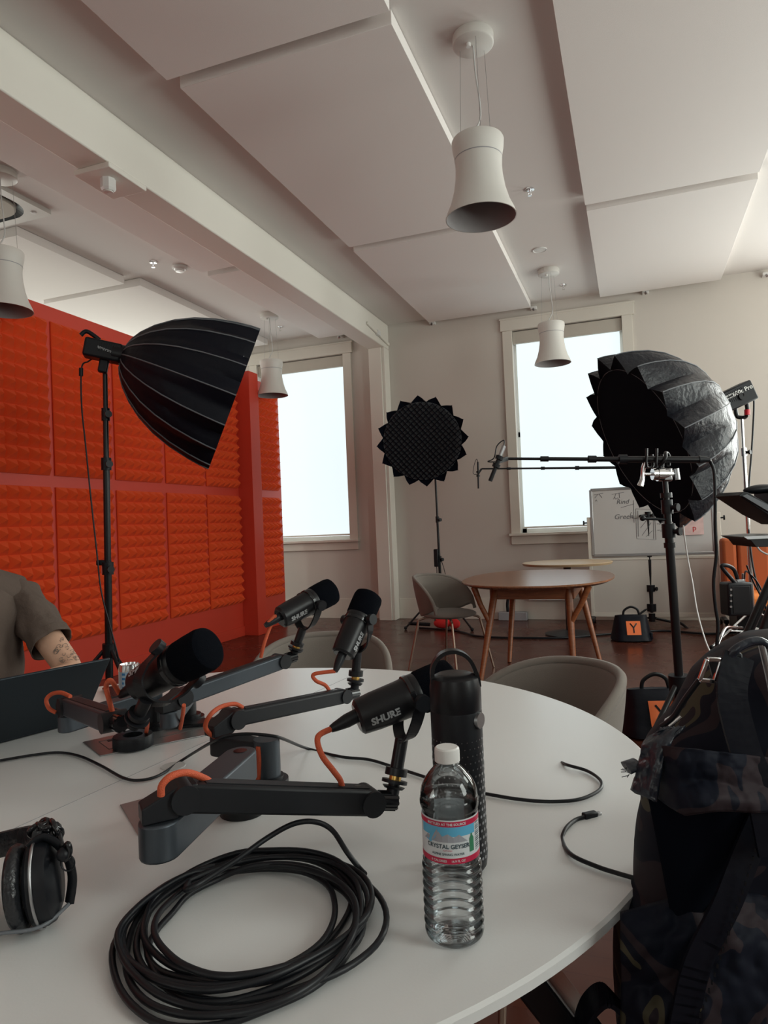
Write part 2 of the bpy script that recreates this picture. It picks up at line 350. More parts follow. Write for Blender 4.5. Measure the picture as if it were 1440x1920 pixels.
# pendants
def pendant():
    t = thing('pendant_lamp', (0, 0, 0), '', 'lamp', 'white hourglass pendant lamps')
    MB().lathe([(0, 0), (.105, 0), (.108, -.006), (.108, -.05), (.10, -.056), (0, -.056)], n=40).build('canopy', LAMPW, t, smooth=40)
    top, bot = -.56, -.975
    pr = [(.0, top), (.132, top), (.137, top-.01), (.134, top-.05), (.124, top-.10), (.121, top-.15), (.124, top-.20), (.135, top-.27), (.155, top-.34), (.178, top-.39), (.186, bot), (.181, bot), (.172, top-.38), (.148, top-.33), (.128, top-.26), (.115, top-.2), (.112, top-.15), (.0, top-.13)]
    s_ = MB().lathe(pr[:11], n=56).lathe([pr[10], pr[11]], n=56).build('shade', LAMPW, t, smooth=50)
    MB().lathe(pr[11:], n=56).build('reflector', LAMPI, t, smooth=50)
    MB().lathe([(.1245, top-.1005), (.1255, top-.103), (.1245, top-.1055)], n=56).build('seam_ring', GREYP, s_, smooth=50)
    for a in (.5, 2.6, 4.7): MB().cyl((.075*math.cos(a), .075*math.sin(a), -.05), (.095*math.cos(a), .095*math.sin(a), top), .0012, n=6).build('suspension_wire', STEEL, t)
    MB().tube(catmull([(0, 0, -.05), (.005, 0, -.2), (.02, -.005, -.36), (.018, 0, -.45), (-.02, 0, -.52), (-.035, 0, top)], 8), .0045, 8).build('power_cord', WHITEC, t, smooth=60)
    MB().cyl((-.03, -.02, -.056), (-.03, -.02, -.075), .012).build('cord_grip', WHITEP, t, smooth=40)
    return t
pl = pendant(); index_kids()
for i, (x, y, lb) in enumerate([(-.685, 3.58, 'large white hourglass pendant lamp hanging nearest, at upper right of centre'),
        (-.715, 7.27, 'small distant white hourglass pendant hanging before the right window'),
        (-3.965, 7.23, 'distant white hourglass pendant hanging before the left window, beside the red post'),
        (-4.03, 3.58, 'white hourglass pendant cut off by the left edge, above the foam panels')]):
    c = pl if i == 0 else copy_tree(pl); c.location = (x, y, H); c['label'] = lb; c.rotation_euler.z = .4
# ceiling fittings
def sprinkler(px, py, lb):
    p_ = Z(px, py, H-.01); t = thing('sprinkler', (p_.x, p_.y, H), lb, 'sprinkler', 'sprinkler heads on the ceiling')
    MB().lathe([(0, H), (.038, H), (.036, H-.008), (.02, H-.012), (0, H-.012)], (p_.x, p_.y, 0), n=24).build('escutcheon', CHROME, t, smooth=40)
    m_ = MB().cyl((p_.x, p_.y, H-.01), (p_.x, p_.y, H-.03), .007, n=10); m_.cyl((p_.x, p_.y, H-.05), (p_.x, p_.y, H-.053), .016, n=14)
    for s_ in (-1, 1): m_.tube([(p_.x+s_*.006, p_.y, H-.028), (p_.x+s_*.012, p_.y, H-.04), (p_.x, p_.y, H-.052)], .002, 6)
    m_.build('sprinkler_head', CHROME, t, smooth=40)
sprinkler(993, 357, 'chrome sprinkler head right of the big nearest pendant')
sprinkler(1056, 536, 'small distant sprinkler head right of the middle pendant canopy')
sprinkler(287, 493, 'chrome sprinkler head left of the round smoke detector')
sprinkler(525, 614, 'small distant sprinkler head right of the left-window pendant canopy')
p_ = Z(1012, 468, H); t = thing('ceiling_speaker', (p_.x, p_.y, H), 'flat round white ceiling cover between the two right pendants', 'ceiling cover')
MB().lathe([(0, -.004), (.058, -.004), (.062, -.008), (.066, -.008), (.066, 0), (0, 0)], p_, n=32).build('cover_plate', WHITEP, t, smooth=30)
MB().lathe([(.0, -.007), (.050, -.006), (.050, -.004)], p_, n=32).build('centre_disc', LAMPW, t, smooth=30)
p_ = Z(337, 504, H-.02); t = thing('smoke_detector', (p_.x, p_.y, H), 'round white smoke detector on the ceiling left of the beam', 'smoke detector')
MB().lathe([(0, H-.0), (.07, H), (.07, H-.02), (.055, H-.03), (0, H-.03)], (p_.x, p_.y, 0), n=32).build('base_plate', WHITEP, t, smooth=30)
MB().lathe([(.045, H-.03), (.04, H-.048), (0, H-.052)], (p_.x, p_.y, 0), n=32).build('sensor_dome', WHITEP, t, smooth=30)
# motion sensor under the beam plate
p_ = Z(214, 340, 3.405); t = thing('motion_sensor', (p_.x, p_.y, 3.405), 'white octagonal sensor fixed under the beam plate', 'sensor')
p_ = V((-2.965, 3.42, 3.405)); t.location = p_
MB().lathe([(0, 0), (.046, 0), (.046, -.06), (.036, -.075), (0, -.075)], p_, n=8).build('sensor_body', WHITEP, t)
MB().lathe([(.03, -.074), (.028, -.082), (0, -.084)], p_, n=24).build('sensor_lens', LAMPW, t, smooth=30)
# air vent cassette
t = thing('ceiling_air_conditioner', (-4.65, 3.69, H), 'white square ceiling air unit with round dark vent, at the left edge', 'air conditioner')
def rr(hx, hy, r, n=8):
    out = []
    for cx_, cy_, a0 in ((hx-r, hy-r, 0), (-hx+r, hy-r, 90), (-hx+r, -hy+r, 180), (hx-r, -hy+r, 270)):
        for k in range(n+1): a = rad(a0+90*k/n); out.append((cx_+r*math.cos(a), cy_+r*math.sin(a)))
    return out
def ring(mb, outer, inner, z, c, z2=None):
    n = len(outer); vs = [(c[0]+x, c[1]+y, z) for x, y in outer] + [(c[0]+x, c[1]+y, z if z2 is None else z2) for x, y in inner]
    mb.add(vs, [(k, (k+1) % n, n+(k+1) % n, n+k) for k in range(n)])
mb = MB(); C_ = (-4.645, 3.70); ring(mb, rr(.475, .475, .02), rr(.40, .40, .22), H-.035, C_); ring(mb, rr(.475, .475, .02), rr(.475, .475, .02), H-.035, C_, H)
mb.build('fascia', LAMPW, t)
mb = MB(); ring(mb, rr(.40, .40, .22), rr(.36, .36, .2), H-.034, C_, H-.005); mb.build('air_slot', BLACKP, t)
mb = MB(); mb.prism(rr(.355, .355, .2), H-.04, H-.006, c=(C_[0], C_[1], 0)); gr_ = mb.build('intake_grille', VALANCE, t, bevel=.006)
mb = MB()
for k in range(12): mb.box((C_[0], C_[1]-.22+k*.04, H-.042), (.44, .012, .004))
mb.build('grille_slats', LAMPW, gr_)
MB().lathe([(0, H-.035), (.022, H-.036), (.018, H-.044), (0, H-.045)], (-4.26, 4.08, 0), n=20).build('corner_button', WHITEP, t, smooth=40)
# small cable brackets where wall meets ceiling
for px, py, y, lb in ((1000, 567, 8.28, 'small white bracket on the ceiling edge left of the middle pendant'), (810, 601, 8.28, 'small white bracket where the long ceiling panel meets the wall, near the beam'), (1210, 541, 8.28, 'small white bracket on the ceiling edge above the right window corner'), (1436, 503, 8.28, 'small grey bracket on the ceiling edge at the right frame edge'), (637, 625, 8.28, 'tiny bracket on the ceiling edge above the left window')):
    p_ = Y(px, py, y); t = thing('cable_bracket', (p_.x, p_.y, p_.z), lb, 'bracket', 'brackets along the ceiling edge')
    MB().bb((p_.x-.035, y-.02, H-.085), (p_.x+.035, YB, H-.05)).build('bracket_plate', WHITEP, t, bevel=.003)
    MB().cyl((p_.x, y-.035, H-.10), (p_.x, y-.005, H-.07), .012, n=12).build('bracket_bolt', STEEL, t, smooth=40)
t = thing('beam_turnbuckle', (-2.85, 7.95, 3.5), 'white metal tie bracket bolted to the beam end', 'bracket')
MB().beam((-2.845, 7.55, 3.585), (-2.845, 8.30, 3.50), .02, .035).build('tie_bar', BEAMM, t, bevel=.003)
MB().box((-2.84, 7.9, 3.55), (.035, .09, .06)).build('clamp', WHITEP, t, bevel=.004)
# outlets by the baseboard
t = thing('wall_socket_box', (-1.42, 8.27, 0), 'grey floor power box against the baseboard behind the walnut table', 'power box')
MB().bb((-1.58, 8.20, .0), (-1.24, 8.31, .10)).build('box_body', GREYP, t, bevel=.008)
MB().tube(catmull([(-1.47, 8.25, .10), (-1.47, 8.24, .2), (-1.44, 8.24, .30), (-1.35, 8.24, .35)], 8), .018, 10).build('conduit', BLACKC, t, smooth=60)
MB().box((-1.28, 8.24, .36), (.14, .05, .04)).build('plug', BLACKP, t, bevel=.006)
t = thing('wall_trunking_box', (-.95, 8.3, .24), 'flat white box mounted on the wall behind the walnut table', 'wall box')
MB().bb((-1.22, 8.24, .235), (-.72, YB-.019, .40)).build('box_cover', WHITEP, t, bevel=.006); MB().bb((-1.2, 8.237, .30), (-.74, 8.241, .303)).build('cover_groove', GREYP, t)
# ------------------------------------------------------------ furniture
TC = V((-.837, 1.171, 0)); TR = .867
t = thing('round_table', (TC.x, TC.y, 0), 'large round white meeting table in the foreground with a seam across it', 'table')
MB().lathe([(0, .74), (TR-.004, .74), (TR, .737), (TR, .727), (TR-.035, .708), (0, .708)], (TC.x, TC.y, 0), n=160).build('tabletop', TABLE, t, smooth=25)
sd = (Z(690, 1256)-Z(430, 1375)).normalized(); sc_ = Z(560, 1312)
a_ = V((sc_.x, sc_.y, .7403)) - sd*.95; b_ = V((sc_.x, sc_.y, .7403)) + sd*.72
k_ = (TR**2); 
def clipc(p, d):
    q = p-V((TC.x, TC.y, p.z)); bq = q.dot(d); return p + d*(-bq+math.sqrt(bq*bq-q.length_squared+TR*TR*.985))
pc = V((sc_.x, sc_.y, .7402)); MB().beam(clipc(pc, -sd), clipc(pc, sd), .0012, .0006).build('top_seam', GREYP, t)
for a in (-31, 59, 149, 239):
    d_ = V((math.cos(rad(a)), math.sin(rad(a)), 0)); ft = 1.09 if a == -31 else 1.0
    top = TC + d_*.72 + V((0, 0, .708)); bot = TC + d_*ft; bot.z = .004
    if a == -31: top = V((-.175, .80, .708)); bot = V((.235, 1.045, .004))
    lg = MB().beam(top, bot, .07, .035, up=(0, 0, 1), wd2=.045, ht2=.03).build('leg', BLACKM, t, bevel=.004)
    o = MB().beam(top + V((.01, .036, 0)), bot + V((.01, .025, 0)), .006, .03).build('leg_trim', CHROME, lg)
# flush trays and grommet
def tray(pxs, lb, flap):
    q = [Z(*p_) for p_ in pxs]; c = sum(q, V())/4; t = thing('cable_tray', (c.x, c.y, .74), lb, 'cable tray', 'silver cable trays set in the white table')
    mb = MB(); vs = [V((p_.x, p_.y, .7405)) for p_ in q]+[V((p_.x, p_.y, .7425)) for p_ in q]
    mb.add(vs, [(0, 1, 2, 3), (4, 5, 6, 7), (0, 1, 5, 4), (1, 2, 6, 5), (2, 3, 7, 6), (3, 0, 4, 7)]); mb.build('tray_frame', TRAYM, t, bevel=.0008)
    u = (q[3]-q[0]); w_ = (q[1]-q[0]); P = lambda a, b__: V((q[0]+u*a+w_*b__).to_2d().to_3d())+V((0, 0, .7428))
    mb = MB(); rgn = [(.10, .22), (.97, .22), (.97, .78), (.10, .78)]
    for i in range(4): mb.beam(P(*rgn[i]), P(*rgn[(i+1) % 4]), .0014, .0008)
    mb.build('flap_outline', EDGE, t)
    if flap: mb = MB(); mb.beam(P(.16, .3), P(.9, .3), .010, .0012); mb.build('brush_slot', BLACKP, t)
tray([(155, 1393), (188, 1419), (400, 1377), (366, 1346)], 'silver flush cable tray under the black tape roll', True)
tray([(225, 1511), (259, 1568), (530, 1497), (478, 1445)], 'silver flush cable tray beneath the nearest microphone arm', False)
p_ = Z(325, 1437); tag(MB().lathe([(0, .7415), (.023, .7415), (.024, .7402), (0, .7402)], (p_.x, p_.y, 0), n=28).build('table_grommet', WHITEC, smooth=30), 'round pale cover disc in the white tabletop, beside the black cable', 'grommet')

# walnut table
t = thing('walnut_table', (-.75, 5.66, 0), 'oval walnut dining table with splayed V-braced legs in mid-room', 'table')
pts = []
for k in range(72):
    a = 2*PI*k/72; c_, s_ = math.cos(a), math.sin(a); e = 2/2.35
    pts.append((.585*math.copysign(abs(c_)**e, c_), .80*math.copysign(abs(s_)**e, s_)))
mb = MB(); z_ = .725; c0 = V((-.75, 5.66, 0))
for a, b_, za, zb in ((1, 1, z_, z_),): pass
n = len(pts); vs = []
for sc2, z2 in ((.0, z_), (.992, z_), (1, z_-.004), (1, z_-.012), (.93, z_-.032), (.0, z_-.032)):
    vs += [c0+V((x*sc2, y*sc2, z2)) for x, y in pts]
fs = [(i*n+k, i*n+(k+1) % n, (i+1)*n+(k+1) % n, (i+1)*n+k) for i in range(5) for k in range(n)]
mb.add(vs, fs); mb.build('tabletop', WALTOP, t, smooth=25)
mb = MB(); 
for s_ in (-1, 1): mb.box(c0+V((s_*.30, 0, .645)), (.022, .86, .10)); mb.box(c0+V((0, s_*.44, .645)), (.62, .022, .10))
mb.build('apron', WALNUT, t, bevel=.003)
for sx in (-1, 1):
    for sy in (-1, 1):
        ft = c0+V((sx*.375, sy*.60 if sy < 0 else .14+.04*sx, 0)); 
        if sy > 0: ft = c0+V((-.29, .14, 0)) if sx < 0 else c0+V((.435, .24, 0))
        if sy < 0: ft = c0+V((-.36, -.70, 0)) if sx < 0 else c0+V((.30, -.60, 0))
        tp = c0+V((sx*.27, sy*.42, .69)); lg = MB().tube([ft, ft.lerp(tp, .5), tp], [.017, .024, .029], 12).build('leg', WALNUT, t, smooth=50)
        if sy < 0:
            mid = ft.lerp(tp, .62); MB().tube([mid, mid.lerp(c0+V((sx*.44, -.50, .70)), .5), c0+V((sx*.42, -.50, .695))], [.020, .02, .024], 12).build('brace', WALNUT, t, smooth=50)
# cafe table
t = thing('pedestal_table', (-.69, 7.5, 0), 'round pale wood cafe table on black pedestal before the right window', 'table')
MB().lathe([(0, .74), (.445, .74), (.45, .735), (.44, .715), (0, .712)], (-.67, 7.28, 0), n=64).build('tabletop', MAPLE, t, smooth=25)
MB().cyl((-.67, 7.28, .03), (-.67, 7.28, .71), .038).build('column', BLACKM, t, smooth=40)
MB().lathe([(0, .05), (.05, .045), (.20, .022), (.25, .012), (.25, 0), (0, 0)], (-.67, 7.28, 0), n=48).build('base', BLACKM, t, smooth=30)
t.location = (-.67, 7.28, 0)
for ch in t.children: pass
for q in bpy.data.objects:
    if q.parent == t:
        for v_ in q.data.vertices: v_.co += V((-.69, 7.5, 0)) - V((-.67, 7.28, 0))
# chairs (local: sits facing +Y)
def chair():
    t = thing('shell_chair', (0, 0, 0), '', 'chair', 'taupe upholstered shell chairs')
    def sh(u, v_, off=0):
        th = (u-.5)*2*rad(98); q = abs(th)/rad(98); R_ = .208+.028*v_
        zt = .475+.285*(1-q**3.2)**.6; zb = .43+.10*q**3
        z = zb+(zt-zb)*v_; R_ += .035*math.sin(v_*PI/2)*(1-q*.5); fy = .06*q*q
        return V((R_*math.sin(th)*1.02, -R_*math.cos(th)+fy, z))
    MB().grid(sh, 41, 14).build('backrest', FABRIC, t, smooth=60, solid=.026, sub=1)
    edge = [sh(k/40, 1) for k in range(41)]
    MB().tube(edge, .014, 8).build('edge_piping', FABRIC, t, smooth=60)
    MB().sphere((0, .02, .455), .222, 40, (1, 1, .17)).build('seat', FABRIC, t, smooth=60)
    for sx in (-1, 1):
        for sy in (-1, 1):
            a = V((sx*.15, .02+sy*.13, .43)); b_ = V((sx*.185, .02+sy*.17, .41)); c = V((sx*.245, .02+sy*.245, .003))
            MB().tube(catmull([a, b_, b_.lerp(c, .1), c], 6), .0095, 10).build('leg', BRONZE, t, smooth=60)
    mb = MB(); mb.beam((-.15, -.11, .43), (.15, .15, .43), .02, .01); mb.beam((.15, -.11, .43), (-.15, .15, .43), .02, .01); mb.build('seat_frame', BRONZE, t)
    return t
ch = chair(); index_kids()
def putchair(first, x, y, rz, lb):
    c = ch if first else copy_tree(ch); c.location = (x, y, 0); c.rotation_euler.z = rad(rz); c['label'] = lb; return c
putchair(True, -1.47, 5.46, -113, 'taupe shell chair with bronze legs, facing the walnut table')
putchair(False, -1.11, 2.29, 193, 'taupe shell chair across the white table, behind the two far microphones')
putchair(False, -.31, 1.915, 133, 'grey-taupe shell chair tucked under the right edge of the white table')

# ------------------------------------------------------------ light stands and softboxes
def rings(mb, a, b, r): mb.cyl(a, b, r, n=20)
def softbox(A, a, L, R, lb, group=None, ratio=.86, rot=0, n=16, grid=False, rib_r=.004, up=(0, 0, 1), face_t=.95, facem=None, shellm=None):
    a = V(a).normalized(); M3 = frame(a, up); t = thing('softbox', A, lb, 'softbox', group)
    prof = [(0, .11), (.04, .26), (.09, .38), (.18, .53), (.30, .675), (.45, .80), (.62, .895), (.80, .96), (.92, .99), (1, 1.0)]
    sub = 8
    def P(th, f, tt, rr_, off=0):
        zz = 1-abs(2*f-1); amp = (1-ratio)*min(1, max(0, (tt-.25)/.75))**1.2+.03*min(1, tt*4)
        wr = .012*noise.noise(V((th*9, tt*4, R)))*(tt > .05)*zz*2.2
        r_ = R*rr_*(1-amp*zz+wr)+off; return V(A) + a*(L*tt) + M3.col[0]*r_*math.cos(th) + M3.col[1]*r_*math.sin(th)
    fine = []
    for i in range(len(prof)-1):
        for k in range(3): u = k/3; fine.append(tuple(prof[i][j]*(1-u)+prof[i+1][j]*u for j in (0, 1)))
    fine.append(prof[-1]); vs = []; N = n*sub
    for tt, rr_ in fine:
        for k in range(N): vs.append(P(rot+2*PI*k/N, (k % sub)/sub, tt, rr_))
    mb = MB(); mb.add(vs, [(i*N+k, i*N+(k+1) % N, (i+1)*N+(k+1) % N, (i+1)*N+k) for i in range(len(fine)-1) for k in range(N)])
    mb.build('shell', shellm or BLACKF, t, smooth=35)
    for k in range(n):
        th = rot+2*PI*k/n; MB().tube([P(th, 0, tt, rr_, .002) for tt, rr_ in fine[1:]], rib_r, 6).build('rib', PIPING, t, smooth=60)
    # front skirt between the face ring and the rib tips, then the face
    rf = R*ratio*.955; F = lambda k, r_: V(A)+a*(L*face_t)+M3.col[0]*r_*math.cos(rot+2*PI*k/N)+M3.col[1]*r_*math.sin(rot+2*PI*k/N)
    mb = MB(); mb.add([P(rot+2*PI*k/N, (k % sub)/sub, 1, 1) for k in range(N)]+[F(k, rf) for k in range(N)], [(k, (k+1) % N, N+(k+1) % N, N+k) for k in range(N)])
    sk = mb.build('front_skirt', BLACKV, t, smooth=20)
    MB().tube([F(k, rf*1.004) for k in range(N)], rib_r*.8, 6, closed=True).build('front_piping', PIPING, sk, smooth=60)
    fc = MB().add([F(k, rf) for k in range(N)], [tuple(range(N))]).build('front_cloth', GREYGRID if grid else (facem or BLACKV), t)
    if grid:
        mb = MB(); p = rf*2/19; x_ = M3.col[0]*math.cos(.75)+M3.col[1]*math.sin(.75); y_ = a.cross(x_); c = V(A)+a*(L*face_t+.02)
        for q in range(-9, 10):
            hh = math.sqrt(max(0, rf*rf-(q*p)**2))
            for u_, v_ in ((x_, y_), (y_, x_)):
                prev = None
                for s_ in range(13):
                    f_ = -1+s_/6; pt = c+u_*(q*p+.006*noise.noise(V((q, s_*.7, u_.x*5))))+v_*(hh*f_)
                    if prev is not None: mb.beam(prev, pt, .0065, .016, up=a)
                    prev = pt
        mb.build('egg_crate_grid', BLACKV, t)
    return t, a, M3
def light_head(A, a, length, wd, ht, lb, up=(0, 0, 1), gap=.05):
    a = V(a).normalized(); R3 = Matrix((V(a).cross(V(up)).normalized(), -a, (V(a).cross(V(up)).normalized()).cross(a))).transposed()
    t = thing('studio_light', V(A)-a*length*.6, lb, 'studio light')
    MB().cyl(V(A)-a*.05, V(A)+a*.02, ht*.55, n=28).build('mount_ring', BLACKM, t, smooth=40)
    c = V(A)-a*(gap+length/2); bd = MB().box(c, (wd, length, ht), R3).build('light_body', BLACKP, t, bevel=.012)
    mb = MB()
    for k in range(9):
        for s_ in (-1, 1): mb.box(c+R3@V((s_*wd*.5, -.12*length+length*.06*(k-4)*1.0, ht*.12)), (.006, length*.025, ht*.5), R3)
    mb.build('cooling_fins', BLACKM, bd)
    return t, c, R3
def stand(base, top, secs, lb, group=None, legs=(20, 140, 260), leg_r=.5, hub=.55, metal=BLACKM, foot_z=.02, legrad=.011):
    base = V(base); top = V(top); t = thing('light_stand', (base.x, base.y, 0), lb, 'light stand', group); Hh = top.z
    at = lambda z: base.lerp(top, z/Hh)
    for z0, z1, r in secs: MB().cyl(at(z0), at(z1), r, n=18).build('pole', metal, t, smooth=40)
    for z0, z1, r in secs[:-1]:
        m_ = MB().cyl(at(z1-.05), at(z1+.02), r*1.5, n=18).build('collar', BLACKP if metal == BLACKM else metal, t, smooth=40)
        d_ = V((.8, -.5, 0)); MB().cyl(at(z1-.02)+d_*r*1.2, at(z1-.02)+d_*(r+.035), .012, n=12).cyl(at(z1-.02)+d_*(r+.03), at(z1-.02)+d_*(r+.045), .02, n=12).build('knob', BLACKP, m_, smooth=40)
    for g in legs:
        d_ = V((math.cos(rad(g)), math.sin(rad(g)), 0)); a = at(hub)+d_*.03; f_ = base+d_*leg_r; f_.z = foot_z
        l_ = MB().tube([a, f_], legrad, 10).build('leg', metal, t, smooth=40)
        MB().tube([at(.12)+d_*.02, a.lerp(f_, .55)], legrad*.6, 8).build('brace', metal, t, smooth=40)
        MB().sphere(f_, .02, 12).build('rubber_foot', BLACKP, l_, smooth=60)
    MB().cyl(at(hub-.04), at(hub+.04), secs[0][2]*1.7, n=18).build('leg_collar', BLACKP, t, smooth=40)
    MB().cyl(at(.08), at(.14), secs[0][2]*1.5, n=18).build('brace_collar', BLACKP, t, smooth=40)
    return t, at
# 1: left softbox
dep = 3.9; ax = (RT*.92+FW*.26-UP*.34).normalized(); A1 = D(229, 666, dep)
softbox(A1, ax, .66, .438, 'black softbox at left seen from its side, aimed down to the right', ratio=.93, rot=.12, up=UP)
t, c, R3 = light_head(A1, (ax+UP*.18).normalized(), .20, .10, .105, 'small black studio light behind the left softbox, on a tall stand', gap=.0)
MB().tube(catmull([c-ax*.02+UP*.055, c-ax*.09+UP*.075, c-ax*.125+UP*.04], 6), .012, 8).build('handle', BLACKP, t, smooth=60)
MB().box(c-UP*.085, (.04, .05, .075), R3).build('tilt_bracket', BLACKP, t, bevel=.008)
vs, fs = text('amaran', .026, .0006); side = RT.cross(ax).normalized()
sdv = (-FW - ax*(-FW).dot(ax)).normalized(); upv = sdv.cross(ax).normalized()
if upv.z < 0: upv = -upv
MB().add([c + sdv*.0525 + ax*(v_.x+.01) + upv*(v_.y+.01) for v_ in vs], fs).build('lettering', GREYL, t)
b0 = D(205, 1270, dep); tp = D(197, 700, dep); base = tp.lerp(b0, tp.z/(tp.z-b0.z))
stand((base.x, base.y, 0), tp, [(.1, 1.03, .021), (1.03, 1.62, .0185), (1.62, 1.90, .015), (1.9, tp.z, .013)], 'tall black light stand before the red wall, carrying the left softbox', legs=(100, 220, 340))
p0 = D(165, 668, dep); cable('light_power_cable', [p0+ax*.03, p0-V((.0, 0, .03)), D(153, 690, dep), D(153, 760, dep), D(160, 830, dep), D(170, 930, dep), D(182, 1040, dep-.02), D(190, 1110, dep-.05), D(208, 1180, dep-.05), D(222, 1235, dep-.05), D(232, 1300, dep)], .0045, BLACKC, 'thin black cable hanging along the left light stand')
tag(MB().cyl(D(152, 690, dep), D(152, 705, dep), .012, n=12).build('cable_connector', BLACKP, smooth=40), 'small black connector on the cable behind the left light', 'connector')
# rotated grip on the left stand
gp = D(198, 1055, dep); t = thing('stand_clamp', gp, 'black clamp with steel spigot on the left light stand', 'clamp')
MB().beam(gp-RT*.05, gp+RT*.03, .03, .03, up=UP).build('clamp_arm', BLACKP, t, bevel=.006); MB().cyl(gp-UP*.06+RT*.0, gp-UP*.02, .024, n=16).build('spigot', CHROME, t, smooth=40)
# 2: distant face-on softbox
ax2 = (-FW*.95-UP*.23-RT*.06).normalized(); C2 = D(792, 828, 7.25); A2 = C2-ax2*.5
softbox(A2, ax2, .5, .484, 'round black softbox with a grid and pointed rim, facing the camera', ratio=.885, rot=.10, grid=True, rib_r=.003, up=UP, face_t=.96)
t, c, R3 = light_head(A2, ax2, .2, .12, .12, 'black studio light hidden behind the round gridded softbox')
b2 = V((-2.12, 7.70, 0)); tp2 = D(816, 895, 7.85); tp2 = V((tp2.x, tp2.y, 1.95)); b2 = V((tp2.x+.01, tp2.y, 0))
stand(b2, tp2, [(.1, .80, .017), (.80, 1.25, .014), (1.25, 1.95, .012)], 'slim black stand under the round gridded softbox, by the column', legs=(-25, 95, 200), leg_r=.42, hub=.42)
q = b2+V((-.03, -.03, .80)); t = thing('power_adapter', q, 'black power adapter strapped to the far softbox stand', 'power adapter')
MB().box(q, (.05, .045, .20)).build('adapter_body', BLACKP, t, bevel=.008)
MB().tube(catmull([q+V((0, 0, -.1)), q+V((.0, -.01, -.2)), q+V((-.03, 0, -.45)), q+V((-.05, .0, -.75))], 6), .005, 6).tube(catmull([q+V((.03, 0, .05)), q+V((.09, 0, -.15)), q+V((.12, 0, -.4)), q+V((.08, 0, -.7))], 6), .004, 6).build('adapter_leads', BLACKC, t, smooth=60)
# 3: big right softbox
C3 = D(1197, 832, 5.66); A3 = D(1343, 762, 5.71); a3 = (C3-A3); L3 = a3.length; a3.normalize()
softbox(A3, a3, L3, .775, 'huge black softbox on the right with its dark opening tilted to the left', ratio=.86, rot=.05, rib_r=.0045, up=UP, face_t=.96, shellm=WRK)
t, c, R3 = light_head(A3, a3, .27, .15, .17, 'large black studio light with white lettering behind the big right softbox')
sdv = (-FW - a3*(-FW).dot(a3)).normalized(); upv = sdv.cross(-a3).normalized()
if upv.z < 0: upv = -upv
sd2 = (R3.col[0] if R3.col[0].dot(-FW) > 0 else -R3.col[0])
def lt(body, size, u0, v0, off=.078, thick=.001):
    vs, fs = text(body, size, thick); return MB().add([c + sd2*off - a3*(v_.x+u0) + R3.col[2]*(v_.y+v0) for v_ in vs], fs)
lt('600c Pro', .050, .03, .03).build('lettering', WHITEP, t); lt('Aputure', .022, -.095, .045, thick=.0006).add([], []).build('maker_name', WHITEP, t); lt('light storm', .016, -.095, .02, thick=.0004).build('series_name', WHITEP, t)
pv = c + sd2*.085 - R3.col[2]*.01
MB().cyl(pv-sd2*.01, pv+sd2*.01, .03, n=20).build('pivot_knob', BLACKM, t, smooth=40)
yb = D(1391, 782, 6.12); yk = MB()
yk.tube(catmull([c+sd2*.09, D(1397, 745, 6.0), D(1401, 765, 6.03), D(1400, 778, 6.05), D(1396, 783, 6.1)], 6), .018, 8); yk.tube(catmull([c-sd2*.09-R3.col[2]*.02, D(1377, 755, 6.1), D(1380, 775, 6.12), D(1384, 782, 6.12), D(1396, 783, 6.1)], 6), .018, 8)
yk.build('yoke', BLACKM, t, smooth=60)
MB().cyl(D(1401, 768, 6.03), D(1401, 778, 6.03), .024, n=16).build('tilt_lock', REDA, t, smooth=40)
bt = D(1412, 1150, 6.08); tp = D(1391, 786, 6.08); base = tp.lerp(bt, tp.z/(tp.z-bt.z)); base.z = 0
t, at = stand(base, tp, [(.12, .95, .019), (.95, 1.72, .017), (1.72, tp.z, .013)], 'chrome light stand on the right carrying the big softbox', legs=(95, 215, 335), leg_r=.45, hub=.30, metal=CHROME)
t['label'] = 'chrome C-stand on the right carrying the big softbox'
lp = [D(1391, 1177, 6.0), D(1370, 1176, 5.9), D(1361, 1178, 5.85), D(1354, 1190, 5.75), D(1346, 1209, 5.62)]
MB().tube(catmull(lp, 6), .014, 10).build('leg', CHROME, t, smooth=60)
cable('light_cable', [c-a3*.14-UP*.03, D(1408, 738, 6.1), D(1413, 745, 6.1), D(1413, 780, 6.1), D(1409, 850, 6.1), D(1405, 900, 6.1), D(1402, 960, 6.1), D(1410, 1050, 6.0), D(1424, 1110, 5.9), D(1440, 1150, 5.8)], .008, BLACKC, 'dark power cord running down beside the chrome stand')
# 4: boom stand with near microphone boom
d4 = 3.45; b4 = D(1278, 1335, d4); tp = D(1247, 900, d4); base = tp.lerp(b4, tp.z/(tp.z-b4.z)); base.z = 0
t, at = stand(base, tp, [(.1, .34, .030), (.34, 1.12, .0215), (1.12, 1.24, .018), (1.24, tp.z, .013)], 'thick black stand in the right foreground holding the microphone boom', legs=(95, 345, 238), leg_r=.42, hub=.34, legrad=.014)
q = D(1205, 972, d4-.03); MB().tube([at(1.16), q], .007, 8).sphere(q, .014, 10).build('locking_lever', BLACKP, t, smooth=60)
for z_ in (1.02, 1.10, 1.2, 1.27): MB().cyl(at(z_), at(z_+.025), .028, n=18).build('ring', BLACKM, t, smooth=40)
g = D(1240, 889, d4); t = thing('grip_head', g, 'chrome grip head with T-handle on top of the near boom stand', 'grip head')
MB().cyl(g-RT*.045, g+RT*.05, .030, n=24).cyl(g-RT*.02+FW*0, g+RT*.01, .036, n=24).build('grip_discs', CHROME, t, smooth=35)
MB().box(g+RT*.03-UP*.004, (.045, .05, .065)).build('grip_body', STEEL, t, bevel=.008)
